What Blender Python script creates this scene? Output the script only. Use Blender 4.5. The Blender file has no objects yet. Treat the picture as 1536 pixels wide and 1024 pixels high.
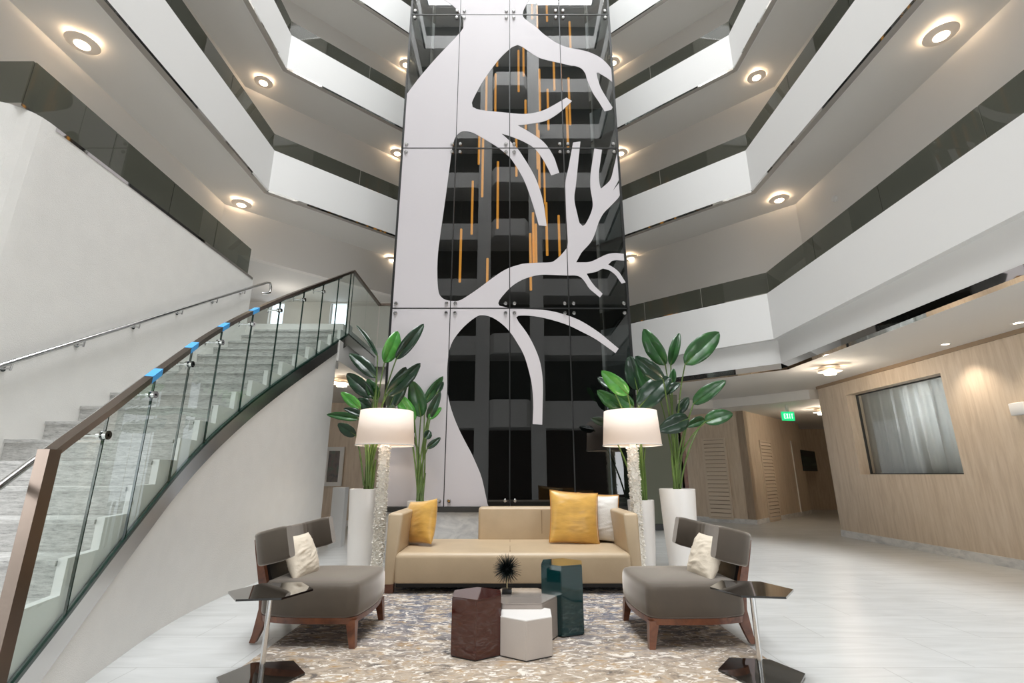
import bpy, bmesh, math, random
from mathutils import Vector, Matrix, noise
random.seed(7)
C = bpy.context.scene.collection
R = math.radians
# ------------------------------------------------------------------ camera model
F, CX, CY, H = 728.0, 765.0, 512.0, 1.25
PITCH = R(15.3)
CP, SP = math.cos(PITCH), math.sin(PITCH)
def ray(px, py):
    x = (px - CX) / F; u = (CY - py) / F
    return Vector((x, CP - u * SP, SP + u * CP))
def on_y(px, py, Y):
    d = ray(px, py); return Vector((0, 0, H)) + d * (Y / d.y)
def on_z(px, py, Z):
    d = ray(px, py); return Vector((0, 0, H)) + d * ((Z - H) / d.z)
def on_x(px, py, X):
    d = ray(px, py); return Vector((0, 0, H)) + d * (X / d.x)
def on_line(px, py, a, b):
    """point on the vertical plane through plan points a and b"""
    d = ray(px, py); n = Vector((b[1] - a[1], a[0] - b[0]))
    t = (n.x * a[0] + n.y * a[1]) / (n.x * d.x + n.y * d.y)
    return Vector((0, 0, H)) + d * t
def proj(p):
    v = Vector(p) - Vector((0, 0, H))
    zc = v.y * CP + v.z * SP
    return (CX + F * v.x / zc, CY - F * (v.z * CP - v.y * SP) / zc)

# ------------------------------------------------------------------ materials
MATS = {}
def lin(c):
    return tuple(((v / 255) / 12.92 if v / 255 <= .04045 else ((v / 255 + .055) / 1.055) ** 2.4) for v in c)
def mat(name, col, rough=.5, metal=0, srgb=True, spec=.5, bump=0, bscale=200, sheen=0, emit=None, estr=0, coat=0, vary=0, vscale=3, aniso=(1, 1, 1), ior=1.5):
    m = bpy.data.materials.new(name); m.use_nodes = True
    n = m.node_tree.nodes; l = m.node_tree.links
    b = n['Principled BSDF']
    c = lin(col) if srgb else col
    b.inputs['Base Color'].default_value = (*c, 1)
    b.inputs['Roughness'].default_value = rough
    b.inputs['Metallic'].default_value = metal
    b.inputs['Specular IOR Level'].default_value = spec
    b.inputs['IOR'].default_value = ior
    b.inputs['Coat Weight'].default_value = coat
    b.inputs['Coat Roughness'].default_value = .05
    if sheen:
        b.inputs['Sheen Weight'].default_value = sheen
        b.inputs['Sheen Roughness'].default_value = .4; b.inputs['Sheen Tint'].default_value = (1, .93, .86, 1)
    if emit:
        b.inputs['Emission Color'].default_value = (*lin(emit), 1)
        b.inputs['Emission Strength'].default_value = estr
    if bump or vary:
        tc = n.new('ShaderNodeTexCoord'); mp = n.new('ShaderNodeMapping')
        mp.inputs['Scale'].default_value = aniso
        l.new(tc.outputs['Object'], mp.inputs['Vector'])
    if bump:
        t = n.new('ShaderNodeTexNoise'); t.inputs['Scale'].default_value = bscale; t.inputs['Detail'].default_value = 3
        bp = n.new('ShaderNodeBump'); bp.inputs['Strength'].default_value = bump; bp.inputs['Distance'].default_value = .01
        l.new(mp.outputs['Vector'], t.inputs['Vector']); l.new(t.outputs['Fac'], bp.inputs['Height']); l.new(bp.outputs['Normal'], b.inputs['Normal'])
    if vary:
        t = n.new('ShaderNodeTexNoise'); t.inputs['Scale'].default_value = vscale; t.inputs['Detail'].default_value = 4
        r = n.new('ShaderNodeValToRGB')
        r.color_ramp.elements[0].position = .3; r.color_ramp.elements[1].position = .7
        r.color_ramp.elements[0].color = (*[v * (1 - vary) for v in c], 1)
        r.color_ramp.elements[1].color = (*[min(1, v * (1 + vary)) for v in c], 1)
        l.new(mp.outputs['Vector'], t.inputs['Vector']); l.new(t.outputs['Fac'], r.inputs['Fac']); l.new(r.outputs['Color'], b.inputs['Base Color'])
    MATS[name] = m
    return m
def sheet_glass(name, tint, ior=1.5, rough=.0):
    """thin architectural glass: tinted see-through plus a Fresnel mirror"""
    m = bpy.data.materials.new(name); m.use_nodes = True
    n = m.node_tree.nodes; l = m.node_tree.links
    n.remove(n['Principled BSDF'])
    t = n.new('ShaderNodeBsdfTransparent'); t.inputs['Color'].default_value = (*tint, 1)
    g = n.new('ShaderNodeBsdfGlossy'); g.inputs['Roughness'].default_value = rough; g.inputs['Color'].default_value = (1, 1, 1, 1)
    f = n.new('ShaderNodeFresnel'); f.inputs['IOR'].default_value = ior
    x = n.new('ShaderNodeMixShader')
    ge = n.new('ShaderNodeNewGeometry'); sb = n.new('ShaderNodeMath'); sb.operation = 'SUBTRACT'; sb.inputs[0].default_value = 1
    ml = n.new('ShaderNodeMath'); ml.operation = 'MULTIPLY'
    l.new(ge.outputs['Backfacing'], sb.inputs[1]); l.new(sb.outputs[0], ml.inputs[0]); l.new(f.outputs['Fac'], ml.inputs[1])
    l.new(ml.outputs[0], x.inputs['Fac']); l.new(t.outputs['BSDF'], x.inputs[1]); l.new(g.outputs['BSDF'], x.inputs[2])
    l.new(x.outputs['Shader'], n['Material Output'].inputs['Surface'])
    return m
def ramp_mat(name, stops, scale, stretch=(1, 1, 1), rough=.5, detail=6, distort=0, bump=0, coat=0, spec=.5, coord='Object', rot=(0, 0, 0), ns=.6):
    m = bpy.data.materials.new(name); m.use_nodes = True
    n = m.node_tree.nodes; l = m.node_tree.links; b = n['Principled BSDF']
    tc = n.new('ShaderNodeTexCoord'); mp = n.new('ShaderNodeMapping'); t = n.new('ShaderNodeTexNoise'); r = n.new('ShaderNodeValToRGB')
    mp.inputs['Scale'].default_value = stretch; mp.inputs['Rotation'].default_value = rot
    t.inputs['Scale'].default_value = scale; t.inputs['Detail'].default_value = detail; t.inputs['Distortion'].default_value = distort; t.inputs['Roughness'].default_value = ns
    while len(r.color_ramp.elements) < len(stops): r.color_ramp.elements.new(.5)
    for e, (p, c) in zip(r.color_ramp.elements, stops):
        e.position = p; e.color = (*lin(c), 1)
    l.new(tc.outputs[coord], mp.inputs['Vector']); l.new(mp.outputs['Vector'], t.inputs['Vector'])
    l.new(t.outputs['Fac'], r.inputs['Fac']); l.new(r.outputs['Color'], b.inputs['Base Color'])
    b.inputs['Roughness'].default_value = rough; b.inputs['Coat Weight'].default_value = coat; b.inputs['Specular IOR Level'].default_value = spec
    if bump:
        bp = n.new('ShaderNodeBump'); bp.inputs['Strength'].default_value = bump; bp.inputs['Distance'].default_value = .005
        l.new(t.outputs['Fac'], bp.inputs['Height']); l.new(bp.outputs['Normal'], b.inputs['Normal'])
    return m

paint = mat('white_paint', (226, 225, 223), .6, bump=.05, bscale=120)
stucco = mat('stucco', (223, 221, 217), .8, bump=.35, bscale=140, vary=.02, vscale=5)
soffit_m = mat('soffit_paint', (218, 216, 212), .8, bump=.03, bscale=90)
corr_m = mat('corridor_paint', (226, 222, 217), .8)
dark_m = mat('dark_shaft', (30, 31, 30), .7)
rear_m = mat('rear_wall', (88, 84, 78), .8)
rear_low = mat('rear_brown', (66, 44, 36), .6)
chrome = mat('polished_steel', (205, 205, 205), .12, 1)
mirror = mat('mirror_steel', (205, 203, 200), .03, 1)
brushed = mat('brushed_steel', (124, 112, 103), .28, 1, bump=.03, bscale=60, aniso=(1, 1, 40))
black = mat('black_trim', (22, 22, 22), .4)
darkgrey = mat('dark_metal', (60, 60, 58), .4)
wood = ramp_mat('light_wood', [(.25, (190, 170, 148)), (.5, (208, 190, 168)), (.75, (219, 203, 184))], 5, (3.5, 3.5, .35), .45, 7, .6)
walnut = ramp_mat('walnut', [(.25, (62, 34, 22)), (.5, (104, 62, 42)), (.8, (132, 84, 58))], 8, (1, 4, 1), .3, 6, 1.0, coat=.3)
granite = ramp_mat('granite', [(.32, (104, 103, 101)), (.48, (178, 177, 174)), (.62, (205, 204, 201)), (.8, (228, 227, 225))], 22, (.5, 1, 3), .5, 9, .3, ns=.85)
velvet = mat('grey_velvet', (74, 64, 53), .7, sheen=.9, vary=.10, vscale=5, bump=.05, bscale=300)
leather = mat('tan_leather', (184, 163, 134), .42, bump=.06, bscale=90, vary=.05, vscale=4)
seam_m = mat('leather_seam', (150, 128, 100), .6)
gold = mat('gold_silk', (206, 160, 78), .34, sheen=.5, vary=.16, vscale=5, aniso=(1, 1, 3), bump=.25, bscale=9)
silver = mat('silver_fabric', (212, 208, 202), .5, sheen=.2, bump=.2, bscale=60)
cream = mat('cream_fabric', (216, 204, 186), .55, sheen=.2, bump=.2, bscale=70)
piping_m = mat('gold_piping', (176, 122, 40), .5)
lac_brown = mat('brown_lacquer', (64, 28, 22), .04, coat=.5)
lac_green = mat('green_lacquer', (6, 46, 48), .05, coat=.4)
lac_taupe = mat('taupe_lacquer', (150, 140, 132), .05, coat=.6)
lac_white = mat('pale_shagreen', (182, 173, 166), .5, bump=.1, bscale=200)
lac_top = mat('pale_top', (226, 222, 218), .3)
hextop = mat('black_mirror', (26, 24, 22), .04, .3, coat=1)
pot_m = mat('white_pot', (238, 234, 230), .35)
soil_m = mat('soil', (50, 38, 28), .9, bump=.5, bscale=60)
shade_m = mat('lamp_linen', (240, 226, 214), .8, emit=(255, 220, 198), estr=.18, bump=.05, bscale=300)
shell_m = mat('shell_chips', (244, 240, 232), .35, vary=.08, vscale=40)
tape_m = mat('blue_tape', (70, 160, 226), .6)
spike_m = mat('black_spikes', (22, 30, 30), .3, .6)
brass_m = mat('pale_brass', (150, 140, 110), .3, 1)
refl_tube_m = mat('amber_tube', (200, 130, 50), .4, emit=(255, 170, 70), estr=1.6)  # glow imitates tubes mirrored in the tower glass
lens_m = mat('lamp_lens', (255, 240, 220), .4, emit=(255, 232, 200), estr=9)
dish_m = mat('lamp_dish', (205, 196, 186), .35, .0, emit=(255, 225, 190), estr=.15)
exit_m = mat('exit_green', (20, 200, 120), .4, emit=(30, 215, 130), estr=1.0)
exit_w = mat('exit_letter', (220, 255, 235), .4, emit=(215, 255, 235), estr=1.3)
film_m = mat('white_frit', (203, 198, 201), .55)
curtain_m = mat('grey_sheer', (208, 206, 202), .8, vary=.06, vscale=12, aniso=(1, 8, .2))
green_wall = mat('sage_wall', (118, 122, 108), .7)
art_dark = ramp_mat('seascape', [(.42, (14, 22, 30)), (.5, (24, 46, 44)), (.56, (66, 84, 76)), (.7, (18, 40, 48))], 1.2, (.1, .1, 2.2), .5)
art_pic = ramp_mat('still_life', [(.35, (46, 36, 30)), (.5, (86, 66, 50)), (.62, (60, 74, 48)), (.75, (170, 150, 120))], 6, (1, 1, 1), .4)
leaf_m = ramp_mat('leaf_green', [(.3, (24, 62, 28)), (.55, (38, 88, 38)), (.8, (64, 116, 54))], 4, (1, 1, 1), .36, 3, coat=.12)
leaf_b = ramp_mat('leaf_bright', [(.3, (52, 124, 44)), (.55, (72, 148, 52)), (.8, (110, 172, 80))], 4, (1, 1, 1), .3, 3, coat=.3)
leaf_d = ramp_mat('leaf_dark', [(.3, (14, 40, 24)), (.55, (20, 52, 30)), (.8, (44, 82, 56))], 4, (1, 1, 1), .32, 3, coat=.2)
stem_m = mat('stem_green', (88, 112, 52), .45, vary=.2, vscale=8)
clear = sheet_glass('clear_glass', (.93, .965, .95), 1.42)
guard_g = sheet_glass('smoked_guard', (.46, .48, .45), 1.45)
tower_g = sheet_glass('tower_glass', (.55, .58, .58), 1.62)
edge_m = mat('glass_edge', (16, 44, 36), .15)
pane_g = sheet_glass('window_pane', (.9, .92, .92), 1.45)
daylight = mat('daylight', (255, 255, 255), .5, emit=(225, 238, 255), estr=1.5)

def floor_material():
    m = bpy.data.materials.new('marble_tile'); m.use_nodes = True
    n = m.node_tree.nodes; l = m.node_tree.links; b = n['Principled BSDF']
    tc = n.new('ShaderNodeTexCoord'); mp = n.new('ShaderNodeMapping')
    br = n.new('ShaderNodeTexBrick'); mp.inputs['Rotation'].default_value = (0, 0, 0)
    br.inputs['Scale'].default_value = 1; br.inputs['Mortar Size'].default_value = .004
    br.inputs['Brick Width'].default_value = 1.25; br.inputs['Row Height'].default_value = .62
    br.inputs['Color1'].default_value = (*lin((200, 201, 200)), 1); br.inputs['Color2'].default_value = (*lin((195, 196, 195)), 1)
    br.inputs['Mortar'].default_value = (*lin((172, 172, 170)), 1)
    t = n.new('ShaderNodeTexNoise'); mp2 = n.new('ShaderNodeMapping'); mp2.inputs['Scale'].default_value = (.5, 3, 1); mp2.inputs['Rotation'].default_value = (0, 0, .25)
    t.inputs['Scale'].default_value = 2.5; t.inputs['Detail'].default_value = 8; t.inputs['Distortion'].default_value = 1.2
    r = n.new('ShaderNodeValToRGB'); r.color_ramp.elements[0].position = .35; r.color_ramp.elements[1].position = .62
    r.color_ramp.elements[0].color = (.86, .86, .855, 1); r.color_ramp.elements[1].color = (1, 1, 1, 1)
    mx = n.new('ShaderNodeMix'); mx.data_type = 'RGBA'; mx.blend_type = 'MULTIPLY'; mx.inputs['Factor'].default_value = 1
    l.new(tc.outputs['Object'], mp.inputs['Vector']); l.new(mp.outputs['Vector'], br.inputs['Vector'])
    l.new(tc.outputs['Object'], mp2.inputs['Vector']); l.new(mp2.outputs['Vector'], t.inputs['Vector']); l.new(t.outputs['Fac'], r.inputs['Fac'])
    l.new(br.outputs['Color'], mx.inputs['A']); l.new(r.outputs['Color'], mx.inputs['B']); l.new(mx.outputs['Result'], b.inputs['Base Color'])
    b.inputs['Roughness'].default_value = .32
    return m
marble = floor_material()
plinth_m = ramp_mat('plinth_marble', [(.35, (196, 196, 196)), (.55, (222, 221, 219)), (.8, (232, 230, 228))], 3, (1, 1, 2), .3, 7, 1.2)

def rug_material():
    m = bpy.data.materials.new('rug_pattern'); m.use_nodes = True
    n = m.node_tree.nodes; l = m.node_tree.links; b = n['Principled BSDF']
    tc = n.new('ShaderNodeTexCoord')
    def nz(scale, stretch, detail, distort, rough=.65):
        mp = n.new('ShaderNodeMapping'); mp.inputs['Scale'].default_value = stretch
        t = n.new('ShaderNodeTexNoise'); t.inputs['Scale'].default_value = scale; t.inputs['Detail'].default_value = detail
        t.inputs['Distortion'].default_value = distort; t.inputs['Roughness'].default_value = rough
        l.new(tc.outputs['Object'], mp.inputs['Vector']); l.new(mp.outputs['Vector'], t.inputs['Vector']); return t
    def ramp(src, stops):
        r = n.new('ShaderNodeValToRGB')
        while len(r.color_ramp.elements) < len(stops): r.color_ramp.elements.new(.5)
        for e, (p, c) in zip(r.color_ramp.elements, stops): e.position = p; e.color = (*lin(c), 1) if len(c) == 3 else c
        l.new(src, r.inputs['Fac']); return r
    base = ramp(nz(7, (1, 1.6, 1), 6, .8).outputs['Fac'], [(.32, (92, 84, 78)), (.43, (146, 131, 114)), (.54, (172, 157, 140)), (.66, (160, 130, 90))])
    blue = ramp(nz(5, (1, 2.2, 1), 8, 1.0, .75).outputs['Fac'], [(.46, (0, 0, 0, 1)), (.52, (1, 1, 1, 1))])
    white = ramp(nz(9, (1, 2.0, 1), 5, 1.8, .6).outputs['Fac'], [(.55, (0, 0, 0, 1)), (.585, (1, 1, 1, 1))])
    sep = n.new('ShaderNodeSeparateXYZ'); l.new(tc.outputs['Object'], sep.inputs['Vector'])
    mr = n.new('ShaderNodeMapRange'); mr.inputs['From Min'].default_value = 3.6; mr.inputs['From Max'].default_value = 4.7
    l.new(sep.outputs['Y'], mr.inputs['Value'])
    mul = n.new('ShaderNodeMath'); mul.operation = 'MULTIPLY'; l.new(mr.outputs['Result'], mul.inputs[0]); l.new(blue.outputs['Color'], mul.inputs[1])
    bl2 = ramp(nz(14, (1, 2, 1), 3, .5).outputs['Fac'], [(.35, (78, 80, 92)), (.55, (108, 108, 118)), (.7, (138, 134, 134))])
    m1 = n.new('ShaderNodeMix'); m1.data_type = 'RGBA'; l.new(mul.outputs[0], m1.inputs['Factor']); l.new(base.outputs['Color'], m1.inputs['A']); l.new(bl2.outputs['Color'], m1.inputs['B'])
    m2 = n.new('ShaderNodeMix'); m2.data_type = 'RGBA'; l.new(white.outputs['Color'], m2.inputs['Factor']); l.new(m1.outputs['Result'], m2.inputs['A']); m2.inputs['B'].default_value = (*lin((214, 206, 196)), 1)
    l.new(m2.outputs['Result'], b.inputs['Base Color']); b.inputs['Roughness'].default_value = .95
    t = nz(160, (1, 1, 1), 2, 0); bp = n.new('ShaderNodeBump'); bp.inputs['Strength'].default_value = .4; bp.inputs['Distance'].default_value = .006
    l.new(t.outputs['Fac'], bp.inputs['Height']); l.new(bp.outputs['Normal'], b.inputs['Normal'])
    return m
rug_m = rug_material()

# ------------------------------------------------------------------ mesh helpers
class MB:
    def __init__(s): s.bm = bmesh.new()
    def box(s, lo, hi, rot=None, bev=0, seg=2, about=None, mi=0):
        lo, hi = Vector(lo), Vector(hi); c = (lo + hi) / 2; d = hi - lo
        r = bmesh.ops.create_cube(s.bm, size=1)
        vs = r['verts']
        bmesh.ops.scale(s.bm, vec=d, verts=vs)
        if bev:
            es = list({e for v in vs for e in v.link_edges})
            rb = bmesh.ops.bevel(s.bm, geom=es, offset=bev, segments=seg, profile=.5, affect='EDGES')
            vs = list({v for f in rb['faces'] for v in f.verts} | {v for v in vs if v.is_valid})
            vs = list({v for v0 in vs if v0.is_valid for v in [v0]})
            # gather the connected island
            seen = set(vs); st = list(vs)
            while st:
                v = st.pop()
                for e in v.link_edges:
                    o = e.other_vert(v)
                    if o not in seen: seen.add(o); st.append(o)
            vs = list(seen)
        if rot is not None: bmesh.ops.rotate(s.bm, verts=vs, cent=(0, 0, 0), matrix=rot)
        bmesh.ops.translate(s.bm, vec=c, verts=vs)
        if mi:
            for f in {f for v in vs for f in v.link_faces}: f.material_index = mi
        return s
    def face(s, pts, mi=0):
        f = s.bm.faces.new([s.bm.verts.new(p) for p in pts]); f.material_index = mi; return f
    def prism(s, poly, z0, z1, mi=0):
        b = [s.bm.verts.new((p[0], p[1], z0)) for p in poly]; t = [s.bm.verts.new((p[0], p[1], z1)) for p in poly]
        n = len(poly)
        fs = [s.bm.faces.new(b[::-1]), s.bm.faces.new(t)]
        for i in range(n): fs.append(s.bm.faces.new((b[i], b[(i + 1) % n], t[(i + 1) % n], t[i])))
        for f in fs: f.material_index = mi
        return s
    def loft(s, rings, cap=True, closed=True):
        vr = [[s.bm.verts.new(p) for p in r] for r in rings]
        n = len(rings[0])
        for a, b in zip(vr, vr[1:]):
            for i in range(n if closed else n - 1):
                s.bm.faces.new((a[i], a[(i + 1) % n], b[(i + 1) % n], b[i]))
        if cap:
            s.bm.faces.new(vr[0][::-1]); s.bm.faces.new(vr[-1])
        return s
    def tube(s, pts, r, seg=10, cap=True):
        pts = [Vector(p) for p in pts]; rs = r if isinstance(r, (list, tuple)) else [r] * len(pts)
        up = None; rings = []
        for i, p in enumerate(pts):
            d = (pts[min(i + 1, len(pts) - 1)] - pts[max(i - 1, 0)]).normalized()
            if up is None:
                up = Vector((0, 0, 1)) if abs(d.z) < .9 else Vector((1, 0, 0))
            x = d.cross(up).normalized(); up = x.cross(d).normalized()
            rings.append([p + (x * math.cos(t) + up * math.sin(t)) * rs[i] for t in [2 * math.pi * k / seg for k in range(seg)]])
        return s.loft(rings, cap)
    def bar(s, pts, w, h):
        """rectangular section swept along pts, width horizontal, height vertical"""
        pts = [Vector(p) for p in pts]; rings = []
        for i, p in enumerate(pts):
            d = pts[min(i + 1, len(pts) - 1)] - pts[max(i - 1, 0)]
            k = Vector((d.y, -d.x, 0)).normalized() * w / 2
            # miter
            if 0 < i < len(pts) - 1:
                a = (pts[i] - pts[i - 1]); a.z = 0; a.normalize(); b = (pts[i + 1] - pts[i]); b.z = 0; b.normalize()
                m = (Vector((a.y, -a.x, 0)) + Vector((b.y, -b.x, 0))).normalized()
                c = max(.35, m.dot(Vector((a.y, -a.x, 0))))
                k = m * (w / 2 / c)
            u = Vector((0, 0, h / 2))
            rings.append([p - k - u, p + k - u, p + k + u, p - k + u])
        return s.loft(rings)
    def lathe(s, prof, c=(0, 0, 0), seg=32, cap=True):
        c = Vector(c)
        return s.loft([[c + Vector((r * math.cos(2 * math.pi * k / seg), r * math.sin(2 * math.pi * k / seg), z)) for k in range(seg)] for r, z in prof], cap)
    def ball(s, c, r, sub=2, sc=(1, 1, 1)):
        q = bmesh.ops.create_icosphere(s.bm, subdivisions=sub, radius=r)
        for v in q['verts']: v.co = Vector((v.co.x * sc[0], v.co.y * sc[1], v.co.z * sc[2])) + Vector(c)
        return s
    def build(s, name, m, parent=None, loc=None, smooth=True, angle=35, world=False):
        bmesh.ops.recalc_face_normals(s.bm, faces=s.bm.faces)
        me = bpy.data.meshes.new(name); s.bm.to_mesh(me); s.bm.free()
        for mm in (m if isinstance(m, (list, tuple)) else [m]): me.materials.append(mm)
        if smooth:
            me.shade_smooth(); me.set_sharp_from_angle(angle=R(angle))
        o = bpy.data.objects.new(name, me); C.objects.link(o)
        if loc: o.location = loc
        if parent is not None:
            o.parent = parent
            if world: o.matrix_parent_inverse = Matrix.LocRotScale(parent.location, parent.rotation_euler, None).inverted()
        return o
def thing(name, label, cat, loc=(0, 0, 0), rz=0, group=None):
    o = bpy.data.objects.new(name, None); C.objects.link(o); o.empty_display_size = .1
    o.location = loc; o.rotation_euler = (0, 0, rz)
    o['label'] = label; o['category'] = cat
    if group: o['group'] = group
    return o
def tag(o, label, cat, group=None):
    o['label'] = label; o['category'] = cat
    if group: o['group'] = group
    return o
def struct(o): o['kind'] = 'structure'; return o
def copy_tree(o, parent=None):
    c = o.copy(); C.objects.link(c)
    if parent is not None: c.parent = parent
    for ch in list(o.children):
        copy_tree(ch, c)
    return c
def lamp(name, kind, loc, energy, col=(1, .86, .7), size=.1, rot=None, parent=None, **kw):
    d = bpy.data.lights.new(name, kind); d.energy = energy; d.color = col
    if kind == 'AREA':
        d.shape = 'RECTANGLE'; d.size = size[0]; d.size_y = size[1]
    elif kind in ('POINT', 'SPOT'):
        d.shadow_soft_size = size
        if kind == 'SPOT': d.spot_size = kw.get('cone', 2.0); d.spot_blend = .8
    o = bpy.data.objects.new(name, d); C.objects.link(o); o.location = loc
    if rot: o.rotation_euler = rot
    if parent is not None:
        o.parent = parent
    return o
def wall_strip(name, path, z0, z1, th, m, side=1):
    """vertical wall along a plan path; th is laid to one side"""
    pts = [Vector((p[0], p[1], 0)) for p in path]; rings = []
    for i, p in enumerate(pts):
        if i == 0: d = pts[1] - pts[0]; k = Vector((d.y, -d.x, 0)).normalized()
        elif i == len(pts) - 1: d = pts[i] - pts[i - 1]; k = Vector((d.y, -d.x, 0)).normalized()
        else:
            a = (pts[i] - pts[i - 1]).normalized(); b = (pts[i + 1] - pts[i]).normalized()
            na, nb = Vector((a.y, -a.x, 0)), Vector((b.y, -b.x, 0)); k = (na + nb).normalized(); k = k / max(.3, k.dot(na))
        q = p + k * th * side
        rings.append([(p.x, p.y, z0), (q.x, q.y, z0), (q.x, q.y, z1), (p.x, p.y, z1)])
    mb = MB(); mb.loft(rings)
    return mb.build(name, m, smooth=False)

# ------------------------------------------------------------------ levels and plan
YC, XC = 8.6, 4.85
YT, HW = 7.75, 2.0            # glass tower front
ZB = {'B': 6.74, 'C': 9.755, 'D': 12.78, 'E': 15.8, 'F': 18.83, 'G': 21.86, 'H': 24.9}
ZT = {'B': 7.68, 'C': 10.65, 'D': 13.7, 'E': 16.7, 'F': 19.73, 'G': 22.76, 'H': 25.8}
def par(s): return [(s * XC, -7.0), (s * XC, YC), (s * 2.0, YC + 2.56)]
def cor(s): return [(s * 6.05, -8.2), (s * 6.05, 9.15), (s * 2.0, 12.8)]
LV = {'B': 'second', 'C': 'third', 'D': 'fourth', 'E': 'fifth', 'F': 'sixth', 'G': 'seventh', 'H': 'top'}

_n = curtain_m.node_tree.nodes; _l = curtain_m.node_tree.links
_t = _n.new('ShaderNodeBsdfTranslucent'); _t.inputs['Color'].default_value = (.75, .77, .78, 1); _x = _n.new('ShaderNodeMixShader'); _x.inputs['Fac'].default_value = .45
_l.new(_n['Principled BSDF'].outputs['BSDF'], _x.inputs[1]); _l.new(_t.outputs['BSDF'], _x.inputs[2]); _l.new(_x.outputs['Shader'], _n['Material Output'].inputs['Surface'])
floor = struct(MB().box((-9, -8.4, -.12), (13, 19, 0)).build('floor', marble, smooth=False))
# --- upper balconies both sides
for lv in 'BCDEFGH':
    for s, sd in ((-1, 'left'), (1, 'right')):
        struct(wall_strip('wall_%s_%s_balcony' % (sd, LV[lv]), par(s), ZB[lv], ZT[lv], .14, paint, side=s))
        a, b = [(p[0] + s * .06, p[1] + (.03 if i else 0)) for i, p in enumerate(par(s))], cor(s)
        struct(MB().prism([a[0], a[1], a[2], b[2], b[1], b[0]] if s < 0 else [a[2], a[1], a[0], b[0], b[1], b[2]], ZB[lv] + .03, ZB[lv] + .3).build('ceiling_%s_%s' % (sd, LV[lv]), soffit_m, smooth=False))
        top = ZB[chr(ord(lv) + 1)] + .03 if lv != 'H' else 28
        struct(wall_strip('wall_%s_%s_corridor' % (sd, LV[lv]), cor(s), ZB[lv] + .3, top, .15, corr_m, side=s))
        # mirror trim at the lower edge
        struct(wall_strip('trim_%s_%s' % (sd, LV[lv]), [(p[0] - s * .004, p[1] - .004) for p in par(s)], ZB[lv] - .035, ZB[lv] + .012, .10, mirror, side=s))
def guard(label, path, z0, z1, cuts, group='smoked glass guards along the balconies'):
    """glass guard strip made of separate panes along the path"""
    t = thing('glass_guardrail', label, 'railing', (path[0][0], path[0][1], z0), 0, group)
    off = Vector(t.location)
    segs = []
    for (a, b), n in zip(zip(path, path[1:]), cuts):
        a, b = Vector((*a, 0)), Vector((*b, 0)); d = (b - a); L = d.length; d.normalize()
        for k in range(n):
            p, q = a + d * (L * k / n + .006), a + d * (L * (k + 1) / n - .006)
            nn = Vector((d.y, -d.x, 0)) * .009
            mb = MB(); mb.prism([(p - nn)[:2], (p + nn)[:2], (q + nn)[:2], (q - nn)[:2]], z0, z1)
            o = mb.build('glass_pane', guard_g, t, smooth=False); o.location = -off
    # steel shoe under the panes
    sh = MB(); sh.bar([(p[0], p[1], z0 + .012) for p in path], .06, .03); o = sh.build('base_channel', mirror, t, smooth=False); o.location = -off
    return t
ORD = {'B': 'second tier', 'C': 'third tier', 'D': 'fourth tier'}
for lv in 'BCD':
    for s, sd in ((-1, 'left'), (1, 'right')):
        pth = [(p[0] + s * .07, p[1] + (.03 if i == 1 else 0)) for i, p in enumerate(par(s))]
        guard('smoked glass guard on the white %s balcony %s of the glass tower' % (ORD[lv], sd), pth, ZT[lv], ZT[lv] + .42, [10, 2])

# --- mezzanine right
def off(path, d, s): return [(p[0] + s * d, p[1] + (d * .45 if i >= 1 else 0)) for i, p in enumerate(path)]
PA = par(1)
struct(wall_strip('wall_right_mezzanine', PA, 3.65, 4.54, .30, paint, side=1))
struct(wall_strip('trim_mezzanine_fascia', off(PA, .10, 1), 3.2, 3.66, .2, paint, side=1))
struct(wall_strip('trim_mezzanine_mirror', off(PA, .09, 1), 3.10, 3.2, .15, mirror, side=1))
b = cor(1)
struct(MB().prism([(5.0, -7), (5.0, 8.68), (2.0, 11.35), (2.0, 19), (13, 19), (13, -7)], 3.16, 3.32).build('ceiling_right', soffit_m, smooth=False))
struct(MB().prism([(5.05, -7), (5.05, 8.7), (2.0, 11.4), b[2], b[1], b[0]], 3.33, 3.6).build('floor_right_mezzanine', soffit_m, smooth=False))
struct(wall_strip('wall_right_mezzanine_corridor', cor(1), 3.6, 6.77, .15, corr_m, side=1))
guard('smoked glass guard on the white mezzanine parapet above the wood panelled lobby', [(XC + .07, -3.0), (XC + .07, YC + .03), (2.07, YC + 2.56)], 4.54, 4.98, [8, 3])

# --- mezzanine left: parapet is the top of the stair wall
XL = -4.46
lw = [(-6.3, 3.69), (XL - .3, 3.69)] + [(XL - .3 + .3 * math.sin(t), 3.99 - .3 * math.cos(t)) for t in [R(a) for a in (15, 30, 45, 60, 75)]] + [(XL, 3.99), (XL, 7.85)]
struct(wall_strip('wall_left', lw, 0, 4.54, .16, stucco, side=-1))
guard('smoked glass guard on top of the tall white stair wall', [(-6.2, 3.78), (XL - .09, 3.78), (XL - .09, 7.8)], 4.54, 5.06, [1, 4])
struct(wall_strip('trim_left_wall', [(XL + .004, 4.05), (XL + .004, 7.82)], 4.50, 4.538, .05, mirror, side=-1))
bl = cor(-1)
struct(wall_strip('wall_left_mezzanine_corridor', [bl[0], bl[1], (-5.75, 9.42)], 3.6, 6.77, .15, corr_m, side=-1))
struct(MB().prism([(-9, -7), (XL - .16, -7), (XL - .16, 7.85), (-9, 7.85)], 3.5, 3.86).build('floor_left_mezzanine', soffit_m, smooth=False))

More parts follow.
